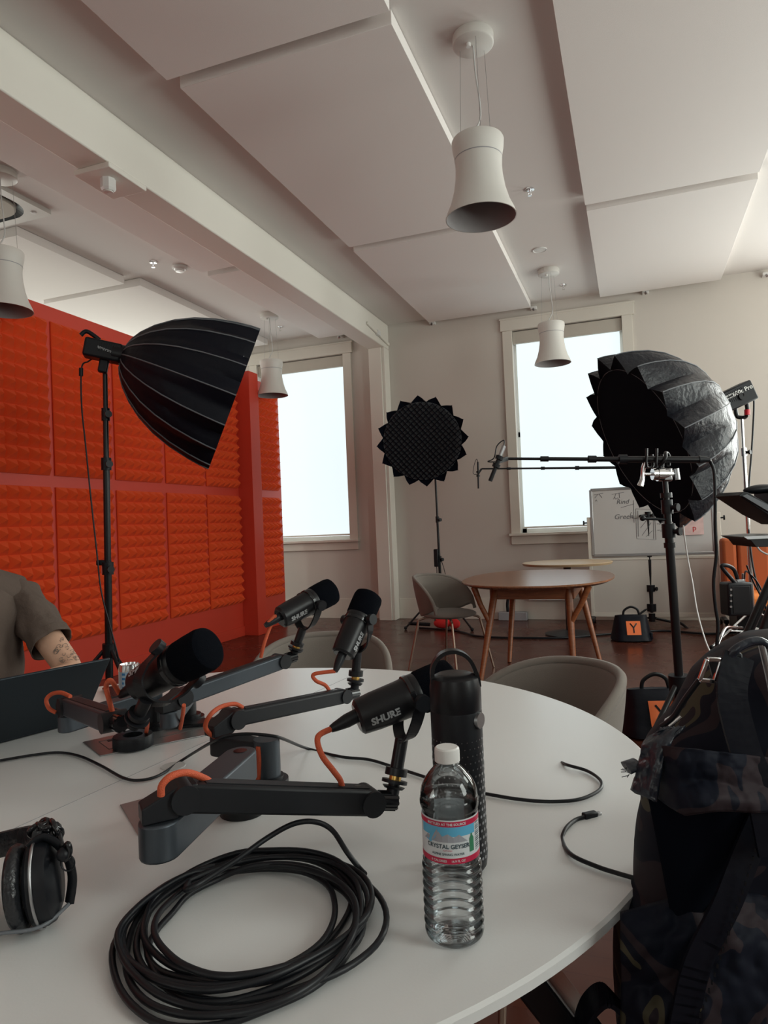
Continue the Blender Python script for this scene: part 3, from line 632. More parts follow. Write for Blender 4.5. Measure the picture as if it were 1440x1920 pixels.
h = g-RT*.09; MB().tube([g-RT*.04, h], .008, 10).tube([h+UP*.055+RT*.012, h+UP*.03, h-UP*.0-RT*.003, h-UP*.03-RT*.006, h-UP*.058-RT*.016], [.016, .011, .010, .012, .016], 14).build('t_handle', CHROME, t, smooth=60)
MB().tube([g+RT*.05, g+RT*.08], .006, 10).cyl(g+RT*.075+UP*.028, g+RT*.083-UP*.028, .012, n=16).build('wing_knob', STEEL, t, smooth=40)
h = D(1235, 866, d4); t = thing('boom_holder', h, 'black forked cradle resting the near boom on the grip head', 'boom holder')
MB().tube([g+UP*.03, h-UP*.03], .006, 8).build('spigot', STEEL, t, smooth=40)
mb = MB(); 
for u0 in (-.072, -.022): q = h+RT*u0; mb.tube(catmull([q+UP*.065-FW*.03, q+UP*.02-FW*.03, q-UP*.02-FW*.028, q-UP*.028+RT*.02, q-UP*.02+RT*.05+FW*.02, q+UP*.04+RT*.05+FW*.03], 6), .0065, 8)
mb.tube(catmull([h-UP*.03+RT*.0, h-FW*.03+RT*.02+UP*.01, h+UP*.045+RT*.035, h+UP*.03+RT*.06+FW*.02, h-UP*.02+RT*.05], 6), .009, 8)
mb.build('cradle', BLACKM, t, smooth=60)
def boom(P0, P1, joints, rs, lb, cat='microphone boom'):
    t = thing('microphone_boom', (P0+P1)/2, lb, cat, None); n = len(joints)
    for i in range(n-1): MB().cyl(P0.lerp(P1, joints[i]), P0.lerp(P1, joints[i+1]), rs[i], n=16).build('pole_section', BLACKM, t, smooth=40)
    for i in range(1, n-1): q = P0.lerp(P1, joints[i]); d_ = (P1-P0).normalized(); MB().cyl(q-d_*.02, q+d_*.02, rs[i]*1.45, n=16).build('lock_ring', BLACKP, t, smooth=40)
    return t
P1 = D(1310, 862, d4-.02); P0 = D(950, 860, d4+.05)
t = boom(P0, P1, [0, .2, .45, .61, 1], [.007, .0095, .0125, .0165], 'near black boom pole reaching left from the big softbox across the window')
e_ = (P1-P0).normalized(); MB().cyl(P1, P1+e_*.05, .021, .012, n=16).build('end_cap', BLACKP, t, smooth=40)
cable('boom_cable', [P1+e_*.05, D(1332, 866, d4), D(1339, 885, d4), D(1341, 930, d4), D(1341, 990, d4), D(1343, 1040, d4), D(1338, 1090, d4), D(1341, 1135, d4), D(1346, 1170, d4), D(1344, 1210, d4), D(1343, 1260, d4), D(1352, 1330, d4), D(1340, 1400, d4)], .0085, BLACKC, 'thick black cable hanging from the right end of the near boom')
def shotgun(tip, tail, lb, clip, R_=.0105):
    d_ = (tail-tip).normalized(); t = thing('shotgun_microphone', tip, lb, 'microphone')
    bd = MB().cyl(tip, tip+(tail-tip)*.72, R_, n=16).build('interference_tube', BLACKP, t, smooth=40)
    MB().cyl(tip+(tail-tip)*.72, tail, R_*1.05, n=16).build('microphone_body', STEEL if R_ > .009 else BLACKP, t, smooth=40)
    mb = MB(); u = (clip-(tip.lerp(tail, .55)))
    m_ = tip.lerp(tail, .55); mb.beam(m_, clip, .02, .02).cyl(m_-d_*.03, m_-d_*.012, .02, n=12).cyl(m_+d_*.012, m_+d_*.03, .02, n=12); mb.build('shock_mount', BLACKP, t)
    s_ = tail-RT*.035*(R_/.0105); MB().tube(catmull([tail, tail+d_*.03-RT*.012, s_+UP*.0, s_-UP*.06-RT*.015, m_-RT*.05, m_+RT*.01], 6), .003, 6).build('looped_lead', BLACKC, t, smooth=60)
shotgun(D(919, 902, d4), D(945, 836, d4), 'black shotgun microphone tilted at the tip of the near boom', P0)
# 5: far boom on stand before the whiteboard
d5 = 7.35; tp = D(1211, 870, d5); bt = D(1223, 1172, d5); base = tp.lerp(bt, tp.z/(tp.z-bt.z)); base = V((base.x, base.y, 0))
t, at = stand(base, tp, [(.05, .42, .032), (.42, 1.2, .024), (1.2, tp.z, .012)], 'thin black stand before the whiteboard holding the far boom', legs=(200,), leg_r=.3, hub=.2)
MB().tube(catmull([at(.09), D(1260, 1166, d5), D(1275, 1168, d5-.1), D(1290, 1180, d5-.25), D(1299, 1196, d5-.38)], 6), .014, 10).build('leg', BLACKM, t, smooth=60)
q = D(1200, 968, d5-.05); MB().tube([at(1.18), q], .016, 8).build('locking_lever', BLACKP, t, smooth=60)
P0 = D(903, 879, d5+.1); P1 = D(1225, 876, d5-.02)
boom(P0, P1, [0, .16, .36, .56, 1], [.008, .010, .012, .015], 'far thin boom pole crossing the right window below the near one')
shotgun(D(897, 916, d5+.1), D(896, 866, d5+.1), 'small black microphone hanging upright at the tip of the far boom', P0, .009)
# sandbags
def sandbag():
    t = thing('sandbag', (0, 0, 0), '', 'sandbag', 'black saddle sandbags with orange patches')
    mb = MB()
    def sh(u, v_):
        a = 2*PI*u; w_ = .19*(1-.25*v_)+.01*math.sin(a*3); dd = (.115*(1-v_)**.75+.022); cx_ = math.copysign(abs(math.cos(a))**.55, math.cos(a))*w_; cy_ = math.copysign(abs(math.sin(a))**.7, math.sin(a))*dd
        return V((cx_, cy_, .012+.235*v_+.008*noise.noise(V((cx_*9, cy_*9, v_*5)))))
    mb.grid(sh, 48, 14, cu=True); mb.add([sh(k/48, 0) for k in range(48)], [tuple(range(48))[::-1]]); mb.add([sh(k/48, 1) for k in range(48)], [tuple(range(48))])
    mb.build('bag_body', BLACKF, t, smooth=50, weld=True)
    MB().tube(catmull([(-.07, 0, .235), (-.06, -.005, .29), (0, -.01, .325), (.06, -.005, .30), (.08, 0, .235)], 8), .011, 8, sq=.4).build('handle', BLACKM, t, smooth=60)
    def on(x, z): v_ = (z-.012)/.235; return -((.115*(1-v_)**.75+.022))-.004
    pm = MB().grid(lambda u, v_: V((-.055+.13*u, on(0, .07+.125*v_), .07+.125*v_)), 2, 8).build('patch', ORPATCH, t)
    mb = MB()
    for a, b_ in (((.01, .09), (.01, .135)), ((.01, .135), (-.02, .175)), ((.01, .135), (.04, .175))):
        pr = None
        for k in range(5):
            x = a[0]+(b_[0]-a[0])*k/4; z = a[1]+(b_[1]-a[1])*k/4; q = V((x, on(0, z)-.002, z))
            if pr is not None: mb.beam(pr, q, .011, .003, up=(0, -1, 0))
            pr = q
    mb.build('logo_mark', BLACKP, pm); MB().box((.17, -.05, .05), (.03, .06, .07)).build('end_tab', BLACKF, t, bevel=.01)
    return t
sb = sandbag(); index_kids(); sb.location = (-.075, 6.98, 0); sb.rotation_euler.z = rad(8); sb.scale = (.98,)*3; sb['label'] = 'black sandbag with orange patch at the foot of the far boom stand'
c = copy_tree(sb); c.location = (.06, 4.02, 0); c.rotation_euler.z = rad(14); c.scale = (.98, .98, 1); c['label'] = 'black sandbag with orange patch beside the near boom stand and grey chair'
q = V((-2.13, 7.62, 0)); t = thing('red_sandbag', q, 'small red bag on the floor under the far softbox stand', 'bag')
MB().sphere(q+V((.03, -.05, .06)), .1, 20, (1, .6, .6)).sphere(q+V((.18, -.06, .055)), .07, 16, (.9, .6, .8)).build('bag_body', REDF, t, smooth=60)
MB().tube([q+V((-.35, -.1, .06)), q+V((-.1, -.1, .05))], .02, 8).build('strap', BLACKP, t, smooth=60)
# whiteboard
Yw = 7.85; a_ = Y(1107, 919, Yw); b_ = Y(1341, 1043, Yw); x0, x1, z1, z0 = a_.x, b_.x, a_.z, b_.z-.0
t = thing('whiteboard', ((x0+x1)/2, Yw, 0), 'rolling whiteboard with marker sketches, half hidden by the big softbox', 'whiteboard')
z0 = Y(1112, 1042, Yw).z
bd = MB().bb((x0, Yw, z0), (x1, Yw+.02, z1)).build('board', WBOARD, t)
mb = MB()
for p0, p1 in (((x0, z0), (x1, z0)), ((x0, z1), (x1, z1)), ((x0, z0), (x0, z1)), ((x1, z0), (x1, z1))): mb.beam((p0[0], Yw+.005, p0[1]), (p1[0], Yw+.005, p1[1]), .03, .022, up=(0, 1, 0) if p0[1] == p1[1] else (0, 1, 0))
mb.build('board_frame', STEEL, t, bevel=.004)
xl, xr = x0-.035, x1+.05
for xx in (xl, xr):
    lg = MB().bb((xx-.018, Yw, .1), (xx+.018, Yw+.035, z0+.42)).build('upright', TRIM, t, bevel=.003)
    ft = MB().bb((xx-.022, Yw-.24, .07), (xx+.022, Yw+.26, .11)).build('foot', BLACKP, t, bevel=.004)
    for yy in (-.22, .24): MB().cyl((xx-.012, Yw+yy, .035), (xx+.012, Yw+yy, .035), .035, n=18).build('caster', BLACKP, ft, smooth=40)
    s_ = -1 if xx == xl else 1; MB().cyl((xx-s_*.0, Yw+.015, z0+.36), (xx+s_*.05, Yw+.015, z0+.36), .008, n=10).cyl((xx+s_*.045, Yw+.015, z0+.36), (xx+s_*.06, Yw+.015, z0+.36), .025, n=14).build('pivot_knob', BLACKP, lg, smooth=40)
MB().bb((xl, Yw+.005, z0-.055), (xr, Yw+.03, z0-.03)).bb((xl, Yw+.005, .10), (xr, Yw+.03, .145)).build('cross_bar', TRIM, t, bevel=.003)
MB().bb((xl+.02, Yw+.01, .145), (xr-.02, Yw+.02, z0-.05)).build('lower_panel', WALL, t)
def wb(pts, r=.0022): return MB().tube([Y(px, py, Yw-.001) for px, py in pts], r, 5)
mb = MB()
for s_ in ([(1113, 928), (1130, 925), (1131, 925)], [(1121, 927), (1115, 934)], [(1123, 926), (1129, 933)], [(1147, 927), (1170, 923)], [(1155, 926), (1151, 935)], [(1161, 925), (1162, 934)], [(1150, 936), (1153, 932), (1155, 936), (1158, 933), (1160, 936)],
    [(1188, 938), (1189, 980)], [(1164, 952), (1188, 945)], [(1184, 960), (1182, 966), (1185, 971), (1195, 972)], [(1192, 954), (1194, 1010), (1230, 1012), (1227, 955), (1192, 954)], [(1196, 958), (1197, 1006)], [(1225, 960), (1226, 1010)],
    [(1200, 975), (1212, 962)], [(1201, 990), (1217, 970)], [(1204, 1004), (1221, 980)], [(1212, 1006), (1223, 995)], [(1232, 982), (1236, 982)], [(1232, 994), (1236, 994)], [(1261, 998), (1264, 1006), (1268, 998)], [(1116, 940), (1118, 937), (1120, 940)]):
    q = wb(s_); mb.add(q.v, q.f)
for body, px, py, s_ in (('Rind', 1167, 941, .07), ('Green', 1169, 969, .075), ('-15', 1238, 981, .06), ('-3', 1238, 993, .06)):
    vs, fs = text(body, s_, .0, .25); o_ = Y(px, py, Yw-.0015); mb.add([o_+V((v_.x, 0, v_.y)) for v_ in vs], fs)
mb.build('marker_drawing', MARK, bd)
pp = [Y(1280, 965, Yw-.004), Y(1320, 1002, Yw-.004)]; tag(MB().bb((pp[0].x, Yw-.014, pp[1].z), (pp[1].x, Yw-.012, pp[0].z)).build('paper_sheet', PAPER), 'pale pink sketch sheet pinned low on the whiteboard', 'paper')
vs, fs = text('p', .08); o_ = Y(1302, 990, Yw-.0155); part(MB().add([o_+V((v_.x, 0, v_.y)) for v_ in vs], fs).build('sketch_letter', REDA, bpy.data.objects['paper_sheet']), 'red sketched letter')
tag(MB().bb((Y(1300, 940, Yw).x, Yw-.012, Y(1300, 967, Yw).z), (Y(1321, 940, Yw).x, Yw-.010, Y(1321, 948, Yw).z)).build('dark_photo', BLACKP), 'small dark photo stuck on the whiteboard above the pink sheet', 'photo')
# thin white cord hanging from the softbox
cable('white_cord', [D(1281, 985, 5.4), D(1284, 1010, 5.4), D(1290, 1050, 5.4), D(1298, 1090, 5.3), D(1306, 1140, 5.1), D(1316, 1180, 4.9), D(1328, 1215, 4.7), D(1345, 1245, 4.5)], .0055, WHITEC, 'thin pale cord falling from the big softbox to the floor')
# floor cables
cable('floor_cable', [(-2.35, 7.5, .012), (-1.9, 7.35, .012), (-1.55, 7.0, .012), (-1.1, 6.95, .012), (-.7, 7.0, .012), (-.3, 7.25, .012), (.2, 7.5, .012), (.6, 7.35, .012), (.9, 7.45, .012)], .011, BLACKC, 'black cable lying across the floor behind the walnut table')
# sofa
t = thing('booth_sofa', (1.35, 7.35, 0), 'orange upholstered channel-back sofa at the right edge by the wall', 'sofa')
x = Y(1351, 1010, 7.45).x; zt = Y(1351, 1010, 7.45).z
for k in range(4): xx = x+(0 if k == 0 else .13+.28*(k-1)); MB().bb((xx, 7.35, .32), (xx+(.125 if k == 0 else .275), 7.62, zt)).build('back_channel', SOFAM, t, bevel=.03)
MB().bb((x, 6.85, .30), (x+.97, 7.42, .43)).build('seat', SOFAL, t, bevel=.035)
MB().bb((x+.05, 6.95, .06), (x+.92, 7.55, .30)).build('base', BLACKP, t, bevel=.01)
# power station hanging on the chrome stand
a_ = D(1357, 1092, 5.75); b_ = D(1404, 1152, 5.75); c = (a_+b_)/2; wd = (b_-a_).dot(RT); hh = a_.z-b_.z
R3 = frame((0, 0, 1), V((RT.x, RT.y, 0)))
t = thing('battery_box', c, 'dark battery box with an arched handle hanging by the chrome stand', 'battery box')
MB().box(c, (wd, .16, hh), R3).build('case', BLACKP, t, bevel=.018); MB().box(c-FW*.083, (wd*.7, .006, hh*.8), R3).build('front_panel', BLACKM, t, bevel=.004)
for k in range(4): q = c-RT*wd*.42-FW*.082+UP*hh*(.3-.17*k); MB().cyl(q, q-FW*.008, .009, n=12).build('socket', STEEL, t, smooth=40)
MB().tube(catmull([c+UP*hh*.48-RT*.03-FW*.04, D(1354, 1064, 5.7), D(1362, 1060, 5.7), D(1376, 1068, 5.75), D(1384, 1090, 5.8)], 8), .016, 10).build('handle', BLACKC, t, smooth=60)
MB().box(c+UP*(hh*.5+.01)+RT*.03, (.06, .03, .02), R3).cyl(c+UP*hh*.5+RT*.06, c+UP*(hh*.5+.07)+RT*.06, .014, n=12).build('top_bracket', STEEL, t, bevel=.003)
# equipment bag with papers
c = D(1400, 1222, 5.1); t = thing('equipment_bag', (c.x, c.y, 0), 'black open bag with papers at the foot of the chrome stand', 'bag')
MB().sphere(c+UP*.0, .17, 28, (.7, .6, .85)).build('bag_body', BLACKF, t, smooth=60)
for k in range(5): MB().box(c+UP*(.14-.01*k)+RT*(.0+.022*k), (.004, .12, .15), frame(RT*.7+UP*.5, UP)).build('paper_sheet', WHITEP, t)
# camera rig on tripod at the right edge
dr = 3.0; t = thing('camera_rig', D(1450, 1000, dr), 'black video camera rig with angled hood cut off by the right edge', 'camera')
def slab(pxs, th, m_, nm, dd=dr, bev=.002):
    f_ = [D(px, py, dd) for px, py in pxs]; n_ = len(f_); MB().add(f_+[q+FW*th for q in f_], [tuple(range(n_)), tuple(range(n_, 2*n_))[::-1]]+[(k, (k+1) % n_, n_+(k+1) % n_, n_+k) for k in range(n_)]).build(nm, m_, t, bevel=bev)
slab([(1385, 929), (1394, 922), (1402, 923), (1470, 962), (1480, 985), (1440, 965)], .22, BLACKP, 'hood_frame')
slab([(1390, 930), (1398, 927), (1440, 948), (1460, 962), (1440, 960)], -.012, PIPING, 'hood_glass', dr-.001, 0)
MB().sphere(D(1425, 917, dr+.1), .075, 24, (1, .5, .28), frame(UP*.97+RT*-.1, RT)).build('top_lens_cover', BLACKP, t, smooth=60)
MB().box(D(1460, 940, dr+.1), (.12, .2, .10), frame((0, 0, 1), V((RT.x, RT.y, 0)))).build('camera_body', BLACKP, t, bevel=.01)
slab([(1392, 1007), (1440, 1003), (1490, 1003), (1490, 1024), (1418, 1026), (1408, 1014)], .20, BLACKM, 'mounting_shelf')
slab([(1392, 1006), (1490, 1001), (1490, 1007), (1400, 1011)], -.01, STEEL, 'shelf_lip', dr-.001, 0)
cable('rig_cable', [D(1420, 1026, dr), D(1428, 1034, dr), D(1445, 1040, dr), D(1470, 1030, dr)], .004, WHITEC, 'short pale cable looping under the camera shelf at the right edge')
t = thing('tripod', D(1470, 1400, 3.0), 'black tripod with slanting legs at the right edge under the camera rig', 'tripod')
hub = D(1470, 1035, 3.1); t.location = (hub.x, hub.y, 0)
for e_, lr in ((D(1386, 1228, 3.1), .016), (D(1424, 1210, 3.0), .018)):
    s_ = hub if lr == .016 else D(1452, 1130, 3.0); d_ = (e_-s_); fe = s_+d_*(s_.z/(s_.z-e_.z)); fe.z = .02; l_ = MB().cyl(s_, s_.lerp(fe, .45), lr*1.25, n=14).cyl(s_.lerp(fe, .4), fe, lr, n=14).build('leg', BLACKM, t, smooth=40)
    MB().cyl(s_.lerp(fe, .42), s_.lerp(fe, .46), lr*1.6, n=14).build('leg_lock', STEEL, l_, smooth=40)
fe = V((hub.x+.45, hub.y+.2, .02)); MB().cyl(hub, fe, .016, n=12).build('leg', BLACKM, t, smooth=40)
MB().cyl(hub, D(1466, 1010, 3.1), .035).build('tripod_head', BLACKP, t, smooth=40)
cable('rig_lead', [D(1432, 1115, 3.3), D(1420, 1092, 3.3), D(1408, 1078, 3.3), D(1398, 1071, 3.4), D(1396, 1085, 3.5)], .004, BLACKC, 'thin black lead arching near the battery box')
cable('tangled_lead', [D(1400, 1060, 3.3), D(1412, 1090, 3.3), D(1425, 1115, 3.3), D(1440, 1150, 3.3), D(1452, 1200, 3.3)], .004, BLACKC, 'thin black lead slanting down before the orange sofa')
# ------------------------------------------------------------ low microphone arms
def disc(mb, c, n_, r, th): mb.cyl(V(c)-V(n_).normalized()*th/2, V(c)+V(n_).normalized()*th/2, r, n=28)
def capsule_poly(L, w_, n=10):
    r = w_/2; out = []
    for k in range(n+1): a = -PI/2+PI*k/n; out.append((L+r*math.cos(a), r*math.sin(a)))
    for k in range(n+1): a = PI/2+PI*k/n; out.append((r*math.cos(a), r*math.sin(a)))
    return out
def micarm(base, elbow, tip, lb, zl, wl=.044, hl=.042, wu=.032, hu=.034, post=True, up_m=ARM, upper_m=None):
    """base: post on the table; elbow: (x,y); zl: underside of lower arm; tip: end of the upper arm"""
    base = V((base[0], base[1], .74)); e = V((elbow[0], elbow[1], zl)); t = thing('desk_boom', base, lb, 'microphone arm', 'low charcoal microphone arms')
    if post:
        bp_ = MB().cyl(base+V((0, 0, .0004)), base+V((0, 0, .012)), .036, n=36).cyl(base+V((0, 0, .012)), base+V((0, 0, .018)), .028, n=36).build('base', BLACKM, t, smooth=40)
        MB().cyl(base+V((0, 0, .016)), V((base.x, base.y, zl+.001)), .0175, n=28).build('post', BLACKM, t, smooth=40)
    d_ = V((e.x-base.x, e.y-base.y, 0)); L = d_.length; R3 = frame((0, 0, 1), d_)
    lo = MB().prism(capsule_poly(L, wl), 0, hl, R3, (base.x, base.y, zl)).build('lower_arm', up_m, t, bevel=.003)
    MB().cyl((base.x, base.y, zl+hl), (base.x, base.y, zl+hl+.0008), .011, n=20).build('post_hole', GLOSSB, lo, smooth=30)
    # elbow block: stands on the lower arm, leans into the upper arm
    tip = V(tip); pj = V((e.x, e.y, zl+hl+.022)); ud = (tip-pj).normalized(); hd = V((ud.x, ud.y, 0)).normalized(); pj = pj+hd*.026
    eb = MB(); poly = [(-.022, 0), (.020, 0), (.022, .003), (.044, .008), (.046, .038), (.020, .038), (-.022, .020)]
    side = V((0, 0, 1)).cross(hd); R4 = Matrix((hd, V((0, 0, 1)), hd.cross(V((0, 0, 1))))).transposed()
    eb.prism(poly, -.0165, .0165, R4, (e.x, e.y, zl+hl+.001)); el = eb.build('elbow', ARMD, t, bevel=.005)
    mb = MB(); pv = e+hd*.030+V((0, 0, hl+.023)); disc(mb, pv, side, .018, .044); mb.build('pivot_disc', ARMD, el, smooth=40)
    tp0 = pv+ud*.004; q = MB().beam(tp0, tip, wu, hu, up=(0, 0, 1)).build('upper_arm', upper_m or up_m, t, bevel=.004)
    ud2 = (tip-tp0).normalized(); n2 = ud2.cross(side).normalized(); n2 = n2 if n2.z > 0 else -n2
    MB().beam(tp0+ud2*.02+n2*(hu/2+.0004), tip-ud2*.004+n2*(hu/2+.0004), wu*.55, .0015, up=n2).build('cable_channel_cover', ARMD, q)
    MB().sphere(tip-ud2*.018+n2*(hu/2), .009, 14, (1.5, .8, .15), frame(n2, ud2)).build('cable_hole', GLOSSB, q, smooth=60)
    mb = MB(); disc(mb, tip+ud2*.002, side, hu*.5, wu+.008); mb.build('tip_pivot', ARMD, q, smooth=40)
    kn = MB(); a = tip+ud2*.018; b_ = tip+ud2*.046; kn.cyl(a-ud2*.012, b_, .0125, n=20)
    for k in range(10):
        an = 2*PI*k/10; o_ = (side*math.cos(an)+n2*math.sin(an))*.0125; kn.beam(a+o_, b_+o_, .004, .003, up=o_)
    kn.build('knuckle', GLOSSB, t, smooth=35)
    return t, b_-ud2*.006, pv, ud2, n2
def mic(P, axis, down, r, root, lb, rot_side=1, cable_pts=None, cable_lb=None, stemdir=None, yl=.062):
    """P: yoke pivot on the body axis; axis: rear -> front; down: yoke direction; root: stem start at the arm knuckle"""
    P = V(P); a = V(axis).normalized(); dn = V(down); dn = (dn).normalized(); s = a.cross(dn).normalized()
    t = thing('microphone', root, lb, 'microphone', 'broadcast microphones on low arms'); k = r/.03
    pr = [(0, -.086), (.021, -.086), (.0245, -.083), (.0265, -.06), (.0275, -.02), (.0285, -.006), (.0295, -.004), (.0295, .006), (.0285, .008), (.0285, .012)]
    MB().lathe([(x*k, z*k) for x, z in pr], P, a, 48).build('body', BLACKM, t, smooth=35)
    MB().lathe([(x*k, z*k) for x, z in [(.0288, .007), (.0305, .010), (.0315, .030), (.0318, .052), (.030, .060), (.024, .064), (0, .065)]], P, a, 48).build('windscreen', SPONGE, t, smooth=35)
    bd = [q for q in bpy.data.objects if q.parent == t and q.name.startswith('body')][0]
    MB().lathe([(x*k, z*k) for x, z in [(.0292, -.010), (.0305, -.009), (.0305, -.003), (.0292, -.002)]], P, a, 48).build('collar_ring', GLOSSB, bd, smooth=35)
    MB().lathe([(x*k, z*k) for x, z in [(0, -.0875), (.019, -.0872), (.020, -.086)]], P, a, 36).build('rear_plate', GLOSSB, bd, smooth=35)
    # yoke
    mb = MB(); w_ = .0365*k; dp = yl*k
    pts = [P+s*w_*x+dn*dp*y for x, y in ((1, -.06), (1, .2), (.97, .5), (.78, .8), (.4, .97), (0, 1.02), (-.4, .97), (-.78, .8), (-.97, .5), (-1, .2), (-1, -.06))]
    pts = catmull(pts, 5)
    for i in range(len(pts)-1):
        ln = pts[i+1]-pts[i]; mid = (pts[i]+pts[i+1])/2; out = ln.cross(a).normalized(); mb.beam(pts[i]-ln*.15, pts[i+1]+ln*.15, .016*k, .0032*k, up=out)
    yk = mb.build('yoke', BLACKM, t, smooth=35)
    for q in (1, -1):
        mb = MB(); disc(mb, P+s*q*.040*k, s, .0115*k, .010*k); mb.build('pivot_knob', BLACKP, yk, smooth=40)
    # stem: collar, brass thread, nuts, down to the knuckle
    y0 = P+dn*dp*1.02; root = V(root); sd_ = (root-y0); Ls = sd_.length; sd_.normalize(); at = lambda u: y0+sd_*(Ls*u)
    MB().cyl(y0, at(.52), .0095*k, n=20).cyl(at(.48), at(.60), .0155*k, n=24).build('stem', BLACKM, t, smooth=40)
    MB().cyl(at(.60), at(.67), .0085*k, n=20).build('brass_thread', BRASS, t, smooth=40)
    MB().cyl(at(.67), at(.72), .018*k, n=24).cyl(at(.72), at(.78), .008*k, n=16).cyl(at(.77), at(.81), .016*k, .013*k, n=24).cyl(at(.80), at(1), .009*k, n=20).build('stem_nut', BLACKP, t, smooth=40)
    # lettering wrapped on the side that faces the room
    vs, fs = text('SHURE', .0142*k, .0006*k, 0); side = s*rot_side; upv = -dn; out = []
    rr = .0268*k+.0006
    for v_ in vs:
        an = (v_.y/k-.004)*k/rr+.0; out.append(P + a*(v_.x-.052*k) + (side*math.cos(an)+(a.cross(side)*(1 if a.cross(side).dot(upv) > 0 else -1))*math.sin(an))*rr)
    part(MB().add(out, fs).build('lettering', GREYL, bd), 'grey lettering on the barrel')
    # plug
    pb = P-a*.086*k; bd_ = (-a*.8+dn*.10).normalized(); q0 = pb+dn*-.004*k; MB().tube([q0, q0+bd_*.018*k, q0+bd_*.036*k, q0+bd_*.042*k], [.0095*k, .0095*k, .0065*k, .005*k], 16).build('xlr_plug', BLACKP, t, smooth=50)
    return t, q0+bd_*.041*k
def ocable(pts, lb, r=.0042): return cable('microphone_cable', pts, r, ORANGEC, lb, 'cable', None, 10, 8, 'orange microphone cables')
# arm 1 (nearest)
bs = Z(455, 1523); e1 = D(300, 1590, .855)
arm, kn, pv, ud, nn = micarm(bs, (e1.x, e1.y), D(688, 1500, .985), 'nearest charcoal microphone arm bent at the left, reaching right to the big microphone', .792, hl=.046, hu=.036, wl=.05, wu=.036, upper_m=ARMD)  # upper arm darker: window reflection on the lower arm put into the colours
P1_ = D(775, 1303, 1.03); ax_ = (RT*.925+UP*.30+FW*.27).normalized(); dn_ = (D(748, 1392, .98)-P1_); 
m1, pl1 = mic(P1_, ax_, -UP*.96-RT*.26-FW*.05, .0315, kn, 'nearest black broadcast microphone, left of the black tumbler', rot_side=-1)
ocable([pl1, D(596, 1382, .97), D(603, 1415, .96), D(625, 1445, .96), D(638, 1463, .965), D(642, 1480, .97)], 'orange cable hanging from the nearest microphone plug')
ocable([D(402, 1476, .90), D(388, 1462, .89), D(352, 1449, .86), D(322, 1455, .84), D(304, 1472, .83), D(302, 1492, .83)], 'orange cable loop over the elbow of the nearest microphone arm', .0045)
# arm 2 (centre)
b2_ = Z(503, 1472); e2 = D(412, 1385, 1.27)
arm, kn, pv, ud, nn = micarm(b2_, (e2.x, e2.y), D(640, 1305, 1.50), 'middle charcoal microphone arm reaching right from its short post', .782, hl=.036, hu=.030, wu=.028, wl=.036, up_m=ARMD, upper_m=ARMD)
MB().cyl((b2_.x, b2_.y, .752), (b2_.x, b2_.y, .822), .023, n=32).build('post_sleeve', ARM, arm, smooth=40)
P2_ = D(672, 1162, 1.55); ax2_ = (RT*.36+UP*.76+FW*.52).normalized()
m2, pl2 = mic(P2_, ax2_, -UP*.98-RT*.02-FW*.2, .0315, kn, 'black broadcast microphone standing upright in the middle, pointing up', rot_side=-1)
ocable([pl2, D(589, 1264, 1.48), D(592, 1276, 1.48), D(610, 1285, 1.49), D(619, 1298, 1.49)], 'orange cable hanging from the upright middle microphone')
ocable([D(455, 1327, 1.31), D(440, 1320, 1.30), D(415, 1325, 1.27), D(395, 1340, 1.24), D(385, 1362, 1.24), D(395, 1377, 1.25), D(408, 1383, 1.26)], 'orange cable loop at the elbow of the middle microphone arm')
ocable([D(484, 1400, 1.20), D(486, 1430, 1.2), D(484, 1468, 1.2)], 'short orange cable running down beside the middle post')
# shared plate, arm 3 (left) and arm 4 (far)
pz = Z(328, 1366); pe = (Z(376, 1358)-Z(280, 1366)).to_2d().normalized(); 
tag(MB().prism(rr(.075, .026, .012), .7408, .750, frame((0, 0, 1), V((pe.x, pe.y, 0))), (pz.x+.01, pz.y+.02, 0)).build('mounting_plate', BLACKM, bevel=.003), 'black oblong plate on the table under the two left arm posts', 'mounting plate')
b3 = Z(292, 1366); e3 = D(126, 1352, 1.40)
arm, kn, pv, ud, nn = micarm((b3.x, b3.y), (e3.x, e3.y), D(212, 1352, 1.15), 'left charcoal microphone arm folded back toward the laptop', .800, hl=.034, hu=.034, wu=.034, wl=.036)
P3_ = D(334, 1245, 1.10); ax3_ = (RT*.78+UP*.44-FW*.36).normalized()
m3, pl3 = mic(P3_, ax3_, -UP*.72-RT*.62-FW*.28, .0335, D(250, 1362, 1.10), 'large black broadcast microphone at left in front of the drinks can', rot_side=-1)
ocable([pl3, D(208, 1276, 1.13), D(199, 1287, 1.14), D(204, 1310, 1.14), D(211, 1336, 1.15)], 'orange cable looping from the left microphone plug')
ocable([D(132, 1306, 1.36), D(115, 1299, 1.38), D(98, 1301, 1.40), D(87, 1312, 1.40), D(92, 1328, 1.40), D(105, 1336, 1.40)], 'orange cable loop at the elbow beside the dark laptop')
b4_ = Z(355, 1352); e4 = D(316, 1345, 1.44)
arm, kn, pv, ud, nn = micarm((b4_.x, b4_.y), (e4.x, e4.y), D(525, 1240, 1.66), 'far charcoal microphone arm reaching right toward the far microphone', .788, hl=.034, hu=.034, wu=.034, wl=.036)
P4_ = D(583, 1128, 1.70); ax4_ = (RT*.74+UP*.34+FW*.60).normalized()
m4, pl4 = mic(P4_, ax4_, -UP*.93-RT*.28-FW*.1, .0325, kn, 'farthest black broadcast microphone, in front of the red post', rot_side=-1)
ocable([pl4, D(516, 1155, 1.63), D(505, 1180, 1.63), D(496, 1205, 1.62), D(489, 1233, 1.62)], 'orange cable hanging from the farthest microphone')
ocable([D(345, 1322, 1.42), D(342, 1345, 1.45), D(338, 1366, 1.50)], 'short orange cable between the two left arm posts')
